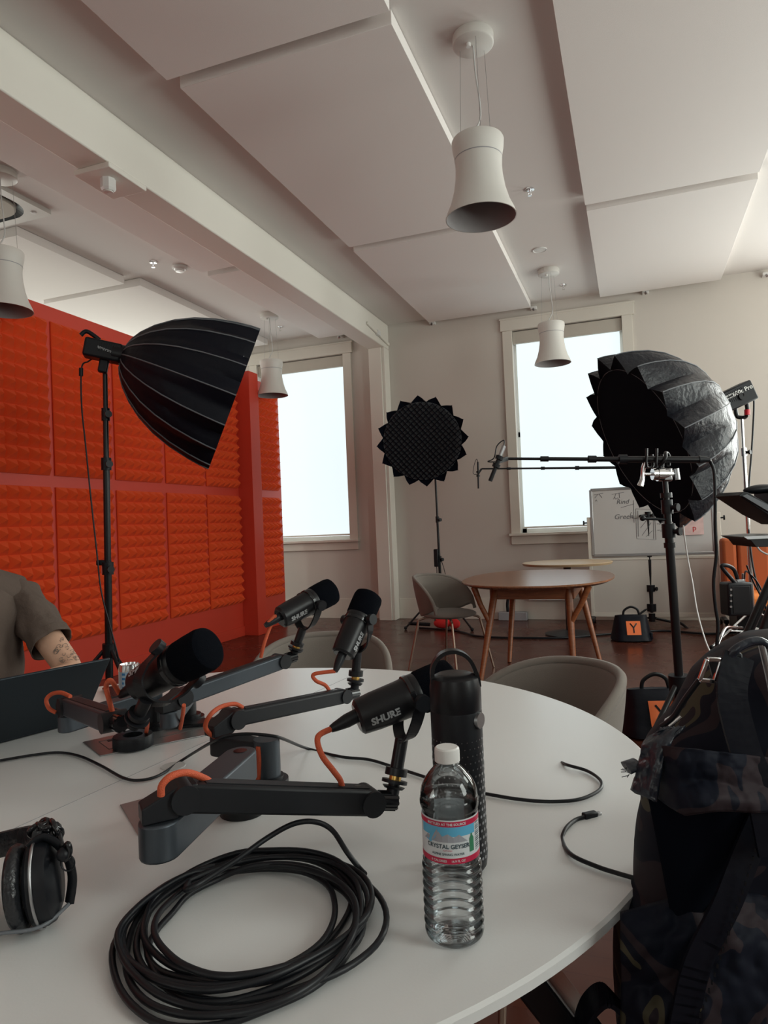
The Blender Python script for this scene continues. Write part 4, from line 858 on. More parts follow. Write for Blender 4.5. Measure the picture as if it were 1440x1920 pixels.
ocable([D(277, 1335, 1.30), D(276, 1360, 1.40), D(274, 1376, 1.50)], 'short orange cable dropping behind the left microphone stem')
# ------------------------------------------------------------ small things on the table
q = Z(250, 1402); tag(MB().lathe([(.0205, 0), (.040, 0), (.0415, .003), (.0415, .022), (.040, .025), (.0205, .025)], (q.x, q.y, .7432), n=48, closed=True).build('tape_roll', BLACKV, smooth=40), 'roll of black tape lying on the cable tray at left', 'tape')
bpy.data.objects['tape_roll'].data.materials[0] = BLACKP
q = Z(735, 1352); t = thing('foil_wrapper', q, 'tiny gold foil scrap on the table behind the nearest microphone', 'wrapper'); mb = MB()
mb.grid(lambda u, v_: q+V((.022*(u-.5), .020*(v_-.5), .008+.006*noise.noise(V((u*4, v_*4, 3))))), 7, 7); mb.build('crumpled_foil', GOLD, t); MB().tube([q+V((-.01, 0, .003)), q+V((-.05, -.03, .002))], .0012, 6).build('loose_strip', WHITEC, t)
# can
q = Z(246, 1342); q = V((q.x, q.y, .74)); zt = .118; t = thing('drinks_can', q, 'slim silver and blue drinks can behind the left microphone', 'can')
cn = MB().lathe([(0, .003), (.022, .0), (.0265, .008), (.0265, zt), (.0245, zt+.010), (.0245, zt+.0125), (.0225, zt+.0125), (.0215, zt+.008), (0, zt+.008)], q, n=48).build('can_body', CHROME, t, smooth=35)
CANB = mat('pale_blue_print', (.38, .50, .60), .35, metal=.4); BLUE = mat('blue_print', (.03, .16, .36), .35, metal=.2)
vs, fs = text('SUGARFREE', .022, .0004)
band = MB().lathe([(.0268, .012), (.0268, zt-.004)], q, n=48).build('printed_sleeve', CANB, cn, smooth=60)
mb = MB()
base_an = math.atan2(-q.y, -q.x)
for col_ in range(3):
    for j in range(9):
        z0 = .018+j*.011; a0 = base_an+(-.75+col_*.5); w2 = .32 if (j+col_) % 3 else .2
        mb.grid(lambda u, v_: q+V((.0271*math.cos(a0+u*w2), .0271*math.sin(a0+u*w2), z0+v_*.0055)), 6, 2)
mb.build('printed_marks', BLUE, band)
ring_ = MB(); ring_.tube([q+V((.006*math.cos(k*PI/6)+.004, .009*math.sin(k*PI/6), zt+.0095)) for k in range(12)], .0012, 6, closed=True); ring_.build('pull_tab', STEEL, cn, smooth=60)
q = Z(228, 1306); tag(MB().box((q.x-.03, q.y+.03, .7455), (.075, .15, .009), Matrix.Rotation(.9, 3, 'Z')).build('smartphone', GLOSSB, bevel=.003), 'black phone lying beside the drinks can', 'phone')
# laptop
h0 = Z(0, 1392, .744); h1 = Z(160, 1350, .744); hd_ = (h1-h0).normalized(); h1 = h0+hd_*(h1-h0).length; hL = h1-hd_*.33
out_ = V((hd_.y, -hd_.x, 0)); best = None
for i in range(0, 120):
    for j in range(80, 240, 2):
        pnt = h1+out_*(i*.002)+V((0, 0, j*.001)); d_ = pnt-CAM; zc = d_.dot(FW); px = 720+F_PX*d_.dot(RT)/zc; py = 960-F_PX*d_.dot(UP)/zc; e_ = abs(px-207)+abs(py-1236)
        if best is None or e_ < best[0]: best = (e_, i*.002, j*.001)
_, la, lz = best; sc_v = out_*la+V((0, 0, lz)); print('laptop lid', best)
t = thing('laptop', (h1+hL)/2, 'dark laptop open in front of the person, seen from behind its lid', 'laptop')
def plate(c0, u, v_, nrm, th, nm, m_, bev=.002, par=None):
    n_ = V(nrm).normalized()*th; p_ = [c0, c0+u, c0+u+v_, c0+v_]; return MB().add(p_+[q+n_ for q in p_], [(0, 1, 2, 3), (7, 6, 5, 4), (0, 4, 5, 1), (1, 5, 6, 2), (2, 6, 7, 3), (3, 7, 4, 0)]).build(nm, m_, par or t, bevel=bev)
lidn = hd_.cross(sc_v).normalized(); lidn = -lidn if lidn.dot(out_) > 0 else lidn
ld = plate(hL, h1-hL, sc_v, lidn, .006, 'lid', NAVY); SCR = mat('laptop_screen', (.25, .3, .35), .2, emit=.25)
plate(hL+hd_*.01+sc_v*.06+lidn*.0065, (h1-hL)*.94, sc_v*.88, lidn, .0005, 'screen', SCR, 0, ld)
kb = plate(V((hL.x, hL.y, .742)), h1-hL, -out_*.225, (0, 0, 1), .012, 'keyboard_base', NAVY)
mb = MB()
for i in range(13):
    for j in range(5): mb.box(hL+hd_*(.022+.0235*i)-out_*(.03+.02*j)+V((0, 0, .0108)), (.019, .016, .003), frame((0, 0, 1), hd_))
part(tag(mb.build('keys', BLACKP, kb), kind='stuff'), 'black keys')
# long thin cable over the table
L_ = [Z(*p_, .7445) for p_ in [(-120, 1440), (-40, 1432), (0, 1426), (60, 1416), (110, 1411), (150, 1418), (190, 1436), (230, 1458), (262, 1463), (300, 1453), (345, 1423)]]
L_ += [D(400, 1390, 1.22), D(430, 1379, 1.21), D(465, 1376, 1.205), D(505, 1379, 1.2), D(530, 1385, 1.22)]
L_ += [Z(*p_, .7445) for p_ in [(575, 1403), (640, 1419), (690, 1424), (735, 1437), (800, 1458), (860, 1478), (920, 1490), (975, 1499), (1030, 1503), (1080, 1500), (1110, 1490), (1127, 1477), (1125, 1462), (1100, 1445), (1060, 1433)]]+[D(1035, 1420, 1.40), D(1024, 1415, 1.40)]
cable('usb_cable', L_, .0028, BLACKC, 'long thin black cable wandering across the whole white table', seg=6)
a_ = D(1024, 1415, 1.40); b_ = D(1010, 1410, 1.40); t = thing('cable_plug', a_, 'small black plug lifted off the table at the right end of the long cable', 'plug')
MB().beam(a_, b_, .014, .006).build('plug_body', BLACKP, t, bevel=.002); MB().beam(b_, b_+(b_-a_)*.45, .008, .003).build('plug_tip', STEEL, t)
U = [D(1098, 1531, 1.03), D(1078, 1538, 1.02), D(1060, 1555, .99), D(1055, 1577, .965)]+[Z(*p_, .7445) for p_ in [(1072, 1603), (1120, 1625), (1160, 1638), (1200, 1650), (1245, 1668), (1290, 1690)]]
cable('usb_c_cable', U, .003, BLACKC, 'short black cable curling out from behind the camouflage backpack', seg=6)
a_ = D(1094, 1532, 1.03); b_ = D(1118, 1527, 1.04); t = thing('usb_plug', a_, 'black plug with a silver tip standing off the right of the table', 'plug')
MB().beam(a_, b_, .011, .011).build('plug_body', BLACKP, t, bevel=.002); MB().beam(b_, b_+(b_-a_)*.32, .008, .006).build('plug_tip', STEEL, t, bevel=.001)
# coiled thick cable
cc = V((-.435, .690, 0)); pts = []; e_r = V((.78, .62, 0)); e_u = V((-.62, .78, 0))
spec = [(.152, .165, -.004, -.028, .004), (.122, .108, .010, -.004, .010), (.146, .132, -.006, .004, .013), (.112, .122, -.010, .018, .009), (.136, .110, .008, .010, .018), (.156, .172, .002, -.030, .006), (.110, .104, .006, .000, .020), (.148, .128, -.010, -.014, .016), (.130, .150, .010, .006, .012), (.150, .136, .0, .012, .014)]
NT = len(spec); seg = 18
for i in range(NT*seg+1):
    u = i/seg; k = min(NT-1, int(u)); k2 = min(NT-1, k+1); f_ = u-int(u); f_ = f_*f_*(3-2*f_); s_ = [spec[k][j]*(1-f_)+spec[k2][j]*f_ for j in range(5)]
    an = 2*PI*u+1.9; nz_ = .013*noise.noise(V((math.cos(an)*1.3, math.sin(an)*1.3, u*.9)))
    pts.append(cc+e_r*((s_[0]*.93+nz_)*math.cos(an)+s_[2])+e_u*((s_[1]+nz_)*1.02*math.sin(an)+s_[3])+V((0, 0, .7448+s_[4]*(.55+.45*math.sin(an*1.0+k*1.7)))))
tail = [pts[-1], Z(350, 1668, .766), Z(435, 1618, .775), D(500, 1572, .91), D(550, 1545, .925), D(590, 1541, .93), D(622, 1556, .93), D(650, 1597, .90), Z(672, 1626, .748), Z(684, 1639, .746)]
cable('coiled_cable', pts[:-1]+catmull(tail, 5), .0036, BLACKC, 'thick black cable coiled in big loops on the near side of the table', seg=4, n=9)
# water bottle
q = Z(853, 1752); q = V((q.x, q.y, .7405)); t = thing('water_bottle', q, 'clear plastic water bottle with white cap and red-banded label', 'bottle')
def rb(z):
    if z < .006: return .0265+.005*math.sin(z/.006*PI/2)
    if z < .085: return .0317+.0011*math.sin((z-.006)/.0099*2*PI)*min(1, (z-.006)/.006)
    if z < .139: return .0305
    if z < .153: return .0305+.0018*math.sin((z-.139)/.014*PI)**.6
    if z < .184: u = (z-.153)/.031; return .0312*math.cos(u*1.16)**.9+.0
    return .0125
pr = [(rb(z*.001*.75), z*.00075) for z in range(0, 247)]
sh_ = MB().lathe([(.0, .0035), (.012, .004), (.019, .0015)]+[(r_, z_) for r_, z_ in pr]+[(.0122, .1855), (.0135, .187), (.0122, .189), (.0118, .198)], q, n=72).build('bottle_shell', PET, t, smooth=60)
wl_ = .151; MB().lathe([(.0, .0048), (.018, .0028)]+[(r_-.0008, z_) for r_, z_ in pr if .003 < z_ < wl_]+[(rb(wl_)-.0008, wl_), (.0, wl_)], q, n=72).build('water', WATER, t, smooth=50)
mb = MB().lathe([(.0, .204), (.0118, .204), (.0134, .2025), (.0138, .200), (.0138, .189), (.0131, .1885), (.0128, .1895), (0, .1895)], q, n=48)
for k in range(48): an = 2*PI*k/48; mb.beam(q+V((.0138*math.cos(an), .0138*math.sin(an), .190)), q+V((.0138*math.cos(an), .0138*math.sin(an), .2005)), .0007, .0007)
mb.build('cap', WHITEP, t, smooth=35)
LR = .0309; camdir = math.atan2(-q.y, -q.x)
LW = mat('label_white', (.68, .72, .74), .45); LRED = mat('label_red', (.55, .02, .07), .4); LBL = mat('label_sky_blue', (.12, .45, .68), .4); LDK = mat('label_dark_text', (.02, .05, .07), .5); LGR = mat('label_green', (.04, .22, .11), .5); LMT = mat('label_mountain', (.35, .36, .40), .5)
def cyl_patch(a0, a1, z0, z1, off, m_, nm, par, n_=40): return MB().grid(lambda u, v_: q+V(((LR+off)*math.cos(camdir+a0+(a1-a0)*u), (LR+off)*math.sin(camdir+a0+(a1-a0)*u), z0+(z1-z0)*v_)), n_, 2).build(nm, m_, par, smooth=80)
lb_ = MB().lathe([(LR, .0905), (LR, .136)], q, n=72).build('label', LW, t, smooth=80)
MB().lathe([(LR+.0002, .0905), (LR+.0002, .0965)], q, n=72).build('lower_red_band', LRED, lb_, smooth=80); MB().lathe([(LR+.0002, .129), (LR+.0002, .1345)], q, n=72).build('upper_red_band', LRED, lb_, smooth=80)
cyl_patch(-1.2, .95, .119, .129, .0002, LBL, 'sky_print', lb_)
wrap = lambda v_, off, da, z: q+V(((LR+off)*math.cos(camdir+da+v_.x/LR), (LR+off)*math.sin(camdir+da+v_.x/LR), z+v_.y))
mb = MB(); xs = [(-.030, 0), (-.024, .006), (-.019, .003), (-.012, .013), (-.006, .006), (0, .009), (.006, .005), (.012, .008), (.018, .003), (.022, 0)]
mb.add([wrap(V((x, 0)), .0004, -.1, .113) for x, y in xs]+[wrap(V((x, y)), .0004, -.1, .113) for x, y in xs], [(k, k+1, len(xs)+k+1, len(xs)+k) for k in range(len(xs)-1)]); mb.build('mountain_print', LMT, lb_)
mb = MB(); xs = [(-.026, .0), (-.018, .010), (-.010, .012), (-.014, .004), (-.020, -.002)]; mb.add([wrap(V(p_), .0005, -.1, .113) for p_ in xs], [tuple(range(5))]); mb.build('glacier_print', LBL, lb_)
for body, sz, z, da, m_, th in (('CRYSTAL GEYSER', .0062, .1085, -.12, LDK, .00012), ('NATURAL', .0022, .1045, -.12, LRED, 0), ('ALPINE SPRING WATER', .0034, .1005, -.12, LDK, .00005), ('BOTTLED AT THE SOURCE', .0036, .1317, -.15, LW, .0001), ('0 CALORIES     16.9 FL OZ', .0033, .0935, -.12, LW, .00005)):
    vs, fs = text(body, sz, th); MB().add([wrap(v_, .0006, da, z) for v_ in vs], fs).build('label_text', m_, lb_)
mb = MB(); xs = [(-.003, -.008), (.003, -.008), (.003, .006), (.001, .009), (.001, .011), (-.001, .011), (-.001, .009), (-.003, .006)]
mb.add([wrap(V(p_), .0005, .78, .1085) for p_ in xs], [tuple(range(8))]); mb.build('green_bottle_print', LGR, lb_)
mb = MB()
for k in range(14): mb.add([wrap(V(p_), .0005, 1.12, .100+k*.0021) for p_ in ((-.004, 0), (.004, 0), (.004, .0011 if k % 3 else .0006), (-.004, .0011 if k % 3 else .0006))], [(0, 1, 2, 3)])
mb.build('barcode', LDK, lb_)
# tumbler
q = Z(868, 1628); q = V((q.x, q.y, .7402)); t = thing('tumbler', q, 'tall black tumbler with loop handle and dotted sleeve behind the water bottle', 'tumbler')
tr_ = .0335; MB().lathe([(0, 0), (.026, 0), (.0315, .008), (tr_*.985, .02), (tr_, .205), (tr_*.99, .207)], q, n=64).build('sleeve', BLACKP, t, smooth=40)
MB().lathe([(tr_*.985, .206), (tr_, .2075), (tr_, .236), (tr_*.93, .248), (.022, .253), (0, .253)], q, n=64).build('lid', BLACKM, t, smooth=40)
hx = frame((0, 0, 1), V((RT.x, RT.y, 0))).col[0]; pts = [q+hx*(-.029)+V((0, 0, .236)), q+hx*(-.028)+V((0, 0, .262)), q+hx*(-.016)+V((0, 0, .278)), q+hx*.002+V((0, 0, .2815)), q+hx*.019+V((0, 0, .272)), q+hx*.029+V((0, 0, .250)), q+hx*.031+V((0, 0, .236))]
pts = catmull(pts, 6); mb = MB(); fdir = V((0, 0, 1)).cross(hx)
for i in range(len(pts)-1): d_ = pts[i+1]-pts[i]; mb.beam(pts[i]-d_*.15, pts[i+1]+d_*.15, .017, .005, up=d_.cross(fdir))
mb.build('loop_handle', BLACKM, t, smooth=35)
mb = MB(); sdr = hx*.80-fdir*.60; sdr = sdr if sdr.dot(CAM-q) > 0 else hx*.8+fdir*.6; disc(mb, q+sdr*tr_+V((0, 0, .196)), sdr, .010, .006); mb.build('hinge_button', STEEL, t, smooth=40)
mb = MB()
for j in range(18):
    z = .022+j*.0088
    for k in range(30):
        an = 2*PI*(k+.5*(j % 2))/30; r_ = .0026*(1-.5*max(0, (j-10)/8))*(.7+.3*math.sin(an*2+1)); d_ = V((math.cos(an), math.sin(an), 0)); c_ = q+d_*(tr_*(.985+.015*min(1, (z-.02)/.185))+.0002)+V((0, 0, z)); R3 = frame(d_, (0, 0, 1)); mb.add([c_+R3@V((r_*math.cos(b), r_*math.sin(b), .0002)) for b in [2*PI*w_/8 for w_ in range(8)]], [tuple(range(8))])
DOT = mat('sleeve_hole_metal', (.33, .34, .36), .3, metal=.9)
o = tag(mb.build('sleeve_holes', DOT, t), kind='stuff'); part(o, 'rows of small metal-lined holes')
# headphones lying on their side
hc = Z(20, 1700, .74); dh = .80
t = thing('headphones', Z(40, 1720), 'black over-ear headphones with a coiled cord at the left edge of the table', 'headphones')
LEA = mat('worn_black_leather', (.014, .015, .018), .32, bump=.3, bscale=90)
cup_ax = (RT*.95+FW*.22+UP*.13).normalized()
def cup(c, lb_, mirror):
    s_ = 1 if not mirror else -1; a = cup_ax*s_; R3 = frame(a, UP); 
    mb = MB()
    def pad(u, v_): an = 2*PI*u; b = 2*PI*v_; rr_ = .026+.0105*math.cos(b); return c-a*.012+R3.col[0]*rr_*1.36*math.cos(an)+R3.col[1]*rr_*math.sin(an)*1.1+a*.0095*math.sin(b)
    cu = MB().grid(pad, 40, 14, cu=True, cv=True).build('ear_pad', LEA, t, smooth=80)
    mb = MB(); n_ = 40; prs = [(.0, .0), (.90, .0), (1.0, .004), (1.0, .016), (.93, .024), (.62, .031), (0, .033)]
    vs = [c+a*z+R3.col[0]*r_*.048*math.cos(2*PI*k/n_)+R3.col[1]*r_*.037*math.sin(2*PI*k/n_) for r_, z in prs for k in range(n_)]
    mb.add(vs, [(i*n_+k, i*n_+(k+1) % n_, (i+1)*n_+(k+1) % n_, (i+1)*n_+k) for i in range(len(prs)-1) for k in range(n_)]); part(mb.build('ear_cup', BLACKP, t, smooth=35), None) if False else mb.build('ear_cup', BLACKP, t, smooth=35)
    MB().tube([c+a*.010+R3.col[0]*.0495*math.cos(2*PI*k/36)+R3.col[1]*.0385*math.sin(2*PI*k/36) for k in range(36)], .0018, 6, closed=True).build('cup_ring', STEEL, cu, smooth=60)
    return R3
c1 = D(58, 1660, .80); c2 = D(-58, 1695, .80); c1.z = max(c1.z, .782); c2.z = .780
R3 = cup(c1, '', False); cup(c2, '', True)
a = cup_ax
MB().tube(catmull([c1+R3.col[0]*.045+a*.005, c1+R3.col[0]*.052+a*.022, c1+R3.col[0]*.03+a*.040, c1-R3.col[0]*.0+a*.045, c1-R3.col[0]*.03+a*.038], 6), [.0035]*25, 8, sq=2).build('yoke_bracket', BLACKP, t, smooth=60)
MB().tube(catmull([c1-R3.col[0]*.030+a*.040, c1-R3.col[0]*.036+a*.02-FW*.03, c1-R3.col[0]*.03-a*.02-FW*.035, c1-R3.col[0]*.03-a*.055-FW*.03], 6), .0022, 8).build('wire_slider', PIPING, t, smooth=60)
hb = catmull([c1+R3.col[0]*.045+a*.01, D(88, 1590, .84), D(66, 1573, .87), D(30, 1577, .90), D(-40, 1595, .91), D(-110, 1620, .88), c2+R3.col[0]*.045-a*.02], 6)
mb = MB()
for i in range(len(hb)-1): d_ = hb[i+1]-hb[i]; mb.beam(hb[i]-d_*.2, hb[i+1]+d_*.2, .030, .010, up=d_.cross(UP))
mb.build('headband', LEA, t, smooth=40)
cl = []
for i in range(150):
    u = i/150; an = u*2*PI*9; m_ = D(74+28*u, 1562+4*math.sin(u*5), .82)+UP*.0; cl.append(m_+RT*.012*math.cos(an)*.8+UP*(.011*math.sin(an)+.004*math.sin(u*7))+FW*.009*math.cos(an*1.3))
cl += catmull([cl[-1], D(118, 1590, .80), D(127, 1582, .79), D(131, 1598, .79), D(122, 1612, .79), D(116, 1600, .8)], 8)
MB().tube(cl, .0031, 7).build('coiled_cord', GLOSSB, t, smooth=60)
MB().tube([D(127+13*math.cos(2*PI*k/24), 1618+15*math.sin(2*PI*k/24), .79) for k in range(24)], .0009, 6, closed=True).sphere(D(119, 1602, .79), .008, 12).build('ring_tie', BLACKP, t, smooth=60)

# ------------------------------------------------------------ person
Sh = D(30, 1112, 2.22); fwd = V((.95, -.31, 0)).normalized(); lt_ = V((.31, .95, 0)); ctr = Sh-lt_*.185; ctr.z = 0; zs = Sh.z
t = thing('person', (ctr.x, ctr.y, 0), 'person in a brown-grey short-sleeved shirt at the laptop, cut off by the left edge', 'person')
def skin(nm, verts, edges, radii, m_, par, sub=2, root=0):
    me = bpy.data.meshes.new(nm); org = V(par.location) if par.parent is None else V(par.parent.location)
    me.from_pydata([tuple(V(v_)-org) for v_ in verts], edges, []); o = bpy.data.objects.new(nm, me); COL.objects.link(o); o.parent = par; me.materials.append(m_)
    md = o.modifiers.new('skin', 'SKIN'); md.use_smooth_shade = True
    for i, r_ in enumerate(radii):
        r_ = r_ if isinstance(r_, tuple) else (r_, r_); me.skin_vertices[0].data[i].radius = r_; me.skin_vertices[0].data[i].use_root = (i == root)
    sb_ = o.modifiers.new('sub', 'SUBSURF'); sb_.levels = sub; sb_.render_levels = sub; return o
El = D(136, 1262, 2.08); Wr = D(160, 1330, 1.95); Wr.z = .775; El.z = min(El.z, .80)
# the left hand rests by the laptop keyboard, right arm mirrored
key = (hL+h1)/2 - out_*.16; Wr = V((key.x, key.y, .785))+hd_*.12-out_*.09; WrR = V((key.x, key.y, .785))-hd_*.10-out_*.09
ShR = ctr-lt_*.185; ShR.z = zs; ElR = ShR-V((0, 0, .27))+fwd*.10-lt_*.06
W_ = lambda f_, l_, z: ctr+fwd*f_+lt_*l_+V((0, 0, z))
vb = [W_(0, 0, .52), W_(-.01, 0, .70), W_(-.02, 0, zs-.12), W_(0, 0, zs+.03), W_(.02, 0, zs+.10), W_(.04, 0, zs+.19), W_(.05, 0, zs+.29),
      Sh, Sh.lerp(El, .5), El, El.lerp(Wr, .5), Wr, ShR, ShR.lerp(ElR, .5), ElR, ElR.lerp(WrR, .5), WrR,
      W_(.03, .10, .50), W_(.42, .13, .50), W_(.45, .13, .10), W_(.56, .14, .05), W_(.03, -.10, .50), W_(.42, -.13, .50), W_(.45, -.13, .10), W_(.56, -.14, .05)]
eb_ = [(0, 1), (1, 2), (2, 3), (3, 4), (4, 5), (5, 6), (3, 7), (7, 8), (8, 9), (9, 10), (10, 11), (3, 12), (12, 13), (13, 14), (14, 15), (15, 16), (0, 17), (17, 18), (18, 19), (19, 20), (0, 21), (21, 22), (22, 23), (23, 24)]
rb_ = [(.14, .11), (.13, .10), (.145, .10), (.09, .07), .052, .075, .08, .058, .047, .042, .040, .027, .058, .047, .042, .040, .027, .085, .062, .045, .035, .085, .062, .045, .035]
# hands: five separate fingers per hand
for wi, wv, sgn in ((11, Wr, 1), (16, WrR, -1)):
    hd2 = (fwd*.9-V((0, 0, .15))).normalized(); pm = len(vb); vb.append(wv+hd2*.05); eb_.append((wi, pm)); rb_.append((.036, .016))
body = skin('body', vb, eb_, rb_, SKIN, t)
for wv, sgn in ((Wr, 1), (WrR, -1)):
    hd2 = (fwd*.9-V((0, 0, .12))).normalized()
    for k, (off, ln) in enumerate(((.026, .070), (.009, .078), (-.009, .072), (-.025, .056))):
        p0 = wv+hd2*.055+lt_*off*.9; p1 = p0+hd2*ln*.45+V((0, 0, .006)); p2 = p1+hd2*ln*.3-V((0, 0, .012)); p3 = p2+hd2*ln*.22-V((0, 0, .016))
        skin('finger', [p0-hd2*.02, p0, p1, p2, p3], [(0, 1), (1, 2), (2, 3), (3, 4)], [.010, .0095, .009, .0082, .007], SKIN, body)
    p0 = wv+hd2*.02-lt_*sgn*.026; skin('thumb', [wv+hd2*.012-lt_*sgn*.01, p0, p0+hd2*.03-lt_*sgn*.022, p0+hd2*.055-lt_*sgn*.024-V((0, 0, .008))], [(0, 1), (1, 2), (2, 3)], [.013, .012, .010, .008], SKIN, body)
hc_ = W_(.055, 0, zs+.255); R3 = frame((0, 0, 1), fwd)
MB().sphere(hc_+V((0, 0, .02))-fwd*.012, .105, 24, (.98, .80, 1.12), R3).build('hair', mat('dark_hair', (.03, .02, .015), .7, bump=.5, bscale=200), t, smooth=60)
MB().sphere(hc_+fwd*.018, .095, 28, (.93, .76, 1.2), R3).sphere(hc_+fwd*.108-V((0, 0, .005)), .015, 12, (1, .8, 1.5), R3).sphere(hc_+lt_*.078, .022, 12, (.8, .4, 1.3), R3).sphere(hc_-lt_*.078, .022, 12, (.8, .4, 1.3), R3).build('face', SKIN, t, smooth=60)
mb = MB()
for s_ in (-1, 1): mb.sphere(hc_+fwd*.097+lt_*s_*.032+V((0, 0, .022)), .011, 12, (1, 1.1, .55))
mb.build('eyes', BLACKP, t, smooth=60); MB().sphere(hc_+fwd*.098-V((0, 0, .052)), .022, 12, (.4, 1, .25), R3).build('mouth', mat('lips', (.45, .16, .13), .5), t, smooth=60)
# shirt torso with shoulders: lofted sections, a little wider than the body
def torso(u, v_):
    an = 2*PI*u; z = .50+(zs+.075-.50)*v_; hw = .165+.035*v_; hd3 = .125-.005*v_
    if v_ > .80: k = (v_-.80)/.20; hw = .20-.125*k**2.2; hd3 = .12-.055*k
    cz = .012*noise.noise(V((math.cos(an)*2.5, math.sin(an)*2.5, v_*5)))
    return ctr+lt_*(hw+cz)*math.copysign(abs(math.cos(an))**.8, math.cos(an))+fwd*(hd3+cz)*math.copysign(abs(math.sin(an))**.8, math.sin(an))+V((0, 0, z))
SHM = SHIRT
MB().tube([ShR-V((0, 0, .015)), ShR.lerp(Sh, .25)+V((0, 0, .012)), ShR.lerp(Sh, .5)+V((0, 0, .035)), ShR.lerp(Sh, .75)+V((0, 0, .012)), Sh-V((0, 0, .015))], [.072, .080, .084, .080, .072], 24).build('shirt_yoke', SHM, t, smooth=60)
MB().grid(torso, 48, 30, cu=True).build('shirt_torso', SHM, t, smooth=60)
def sleeve(S_, E_, nm):
    d_ = (E_-S_); L = d_.length; d_.normalize(); R3 = frame(d_, fwd); S0 = S_-d_*.012
    def f(u, v_):
        an = 2*PI*u; r_ = .064+.001*v_; zz = v_*L*.74-.02; n_ = .009*noise.noise(V((math.cos(an)*2, math.sin(an)*2, v_*4.5)))+.004*math.sin(v_*16+an*2)*(v_ < .85)
        if v_ < .25: r_ *= math.sqrt(max(.02, 1-((.25-v_)/.25)**2)); 
        return S0+d_*zz+(R3.col[0]*math.cos(an)*1.03+R3.col[1]*math.sin(an)*.93)*(r_+n_)
    sl_ = MB().grid(f, 40, 26, cu=True).build(nm, SHM, t, smooth=60, solid=.003)
    MB().tube([f(k/40, .90)+(f(k/40, .90)-(S0+d_*(.9*L*.74-.02))).normalized()*.001 for k in range(40)], .0015, 5, closed=True).build('hem_stitching', SHM, sl_, smooth=60); return d_, R3
d_, R3 = sleeve(Sh, El, 'sleeve'); sleeve(ShR, ElR, 'sleeve')
MB().tube(catmull([Sh-lt_*.10+V((0, 0, .048))-fwd*.01, Sh-lt_*.04+V((0, 0, .042)), Sh+V((0, 0, .034))+lt_*.02], 6), .004, 6).build('shoulder_seam', SHM, t, smooth=60)
# tattoo: thin ink strokes following the forearm skin
INK = mat('faded_tattoo_ink', (.13, .12, .11), .7); mb = MB(); mid = Sh.lerp(El, .86); vd = (CAM-mid).normalized(); ad = (El-Sh).normalized(); sd_ = ad.cross(vd).normalized(); sd_ = sd_ if sd_.dot(RT) > 0 else -sd_
random.seed(3)
for k in range(26):
    u0 = random.uniform(-.075, .03); v0 = random.uniform(-.005, .036); rr_ = random.uniform(.003, .008); a0 = random.uniform(0, 6); pl_ = []
    for j in range(9):
        a_ = a0+j*.55; u_ = u0+rr_*math.cos(a_); v_ = min(.040, max(-.01, v0+rr_*math.sin(a_))); R_ = .0475; h = math.sqrt(max(1e-6, R_*R_-v_*v_)); pl_.append(mid+ad*u_+sd_*v_+vd*h)
    mb.tube(pl_, .0006, 4)
TATTOO = mb
# office stool for the person
t = thing('person_chair', (ctr.x, ctr.y, 0), 'taupe chair the person sits on, outside the left edge', 'chair'); t.name = 'desk_chair'
MB().sphere(W_(.05, 0, .40), .24, 32, (1, 1, .16)).build('seat', FABRIC, t, smooth=60)
for sx in (-1, 1):
    for sy in (-1, 1): MB().cyl(W_(.05+sx*.14, sy*.14, .38), W_(.05+sx*.2, sy*.2, .003), .011, n=12).build('leg', BRONZE, t, smooth=40)

# ------------------------------------------------------------ backpack at right, on a chair
dpt = .74
prof = [(1905, 1160, .0), (1850, 1158, 0), (1800, 1158, 0), (1750, 1161, 0), (1712, 1166, 0), (1692, 1182, 0), (1676, 1198, 0), (1640, 1199, 0), (1600, 1200, 0), (1555, 1206, 0), (1520, 1214, 0), (1490, 1213, 0), (1440, 1212, 0), (1400, 1222, 0), (1370, 1245, 0), (1335, 1278, 0), (1300, 1300, 0), (1270, 1318, 0), (1245, 1345, 0), (1220, 1385, 0), (1205, 1420, 0), (1195, 1470, 0)]
bot = (2150, 1185)
prof = [(2260, 1200, 0), (2050, 1175, 0)]+prof
t = thing('backpack', D(1400, 1700, .85), 'dark camouflage backpack filling the lower right corner', 'backpack')
t.location = V((D(1420, 1600, .86).x, D(1420, 1600, .86).y, .35))
axc = 1545
rows = []
for py, px, _ in prof:
    L0 = D(px, py, dpt+.075); hw = (D(axc, py, dpt+.075)-L0).dot(RT); c = L0+RT*hw; rows.append((c, hw))
def loft(u, v_):
    k = v_*(len(rows)-1); i = min(len(rows)-2, int(k)); f_ = k-i; c = rows[i][0].lerp(rows[i+1][0], f_); hw = rows[i][1]*(1-f_)+rows[i+1][1]*f_
    an = 2*PI*u; ca = math.cos(an); sa = math.sin(an); ex = .75
    dd = .095*min(1, .35+hw/.12)
    p_ = c+RT*hw*math.copysign(abs(ca)**ex, ca)+FW*dd*math.copysign(abs(sa)**ex, sa)
    nz_ = noise.noise(p_*9)*.010+noise.noise(p_*24)*.005+noise.noise(V((p_.x*6, p_.y*6, p_.z*40)))*.002
    return p_+(RT*ca+FW*sa)*nz_*abs(sa)
mb = MB().grid(loft, 96, 130, cu=True); mb.add([loft(k/96, 1) for k in range(96)], [tuple(range(96))]); bk = mb.build('main_bag', CAMO, t, smooth=70)
NAVYF = mat('navy_nylon', (.016, .022, .034), .3, bump=.3, bscale=60, spec=.6)
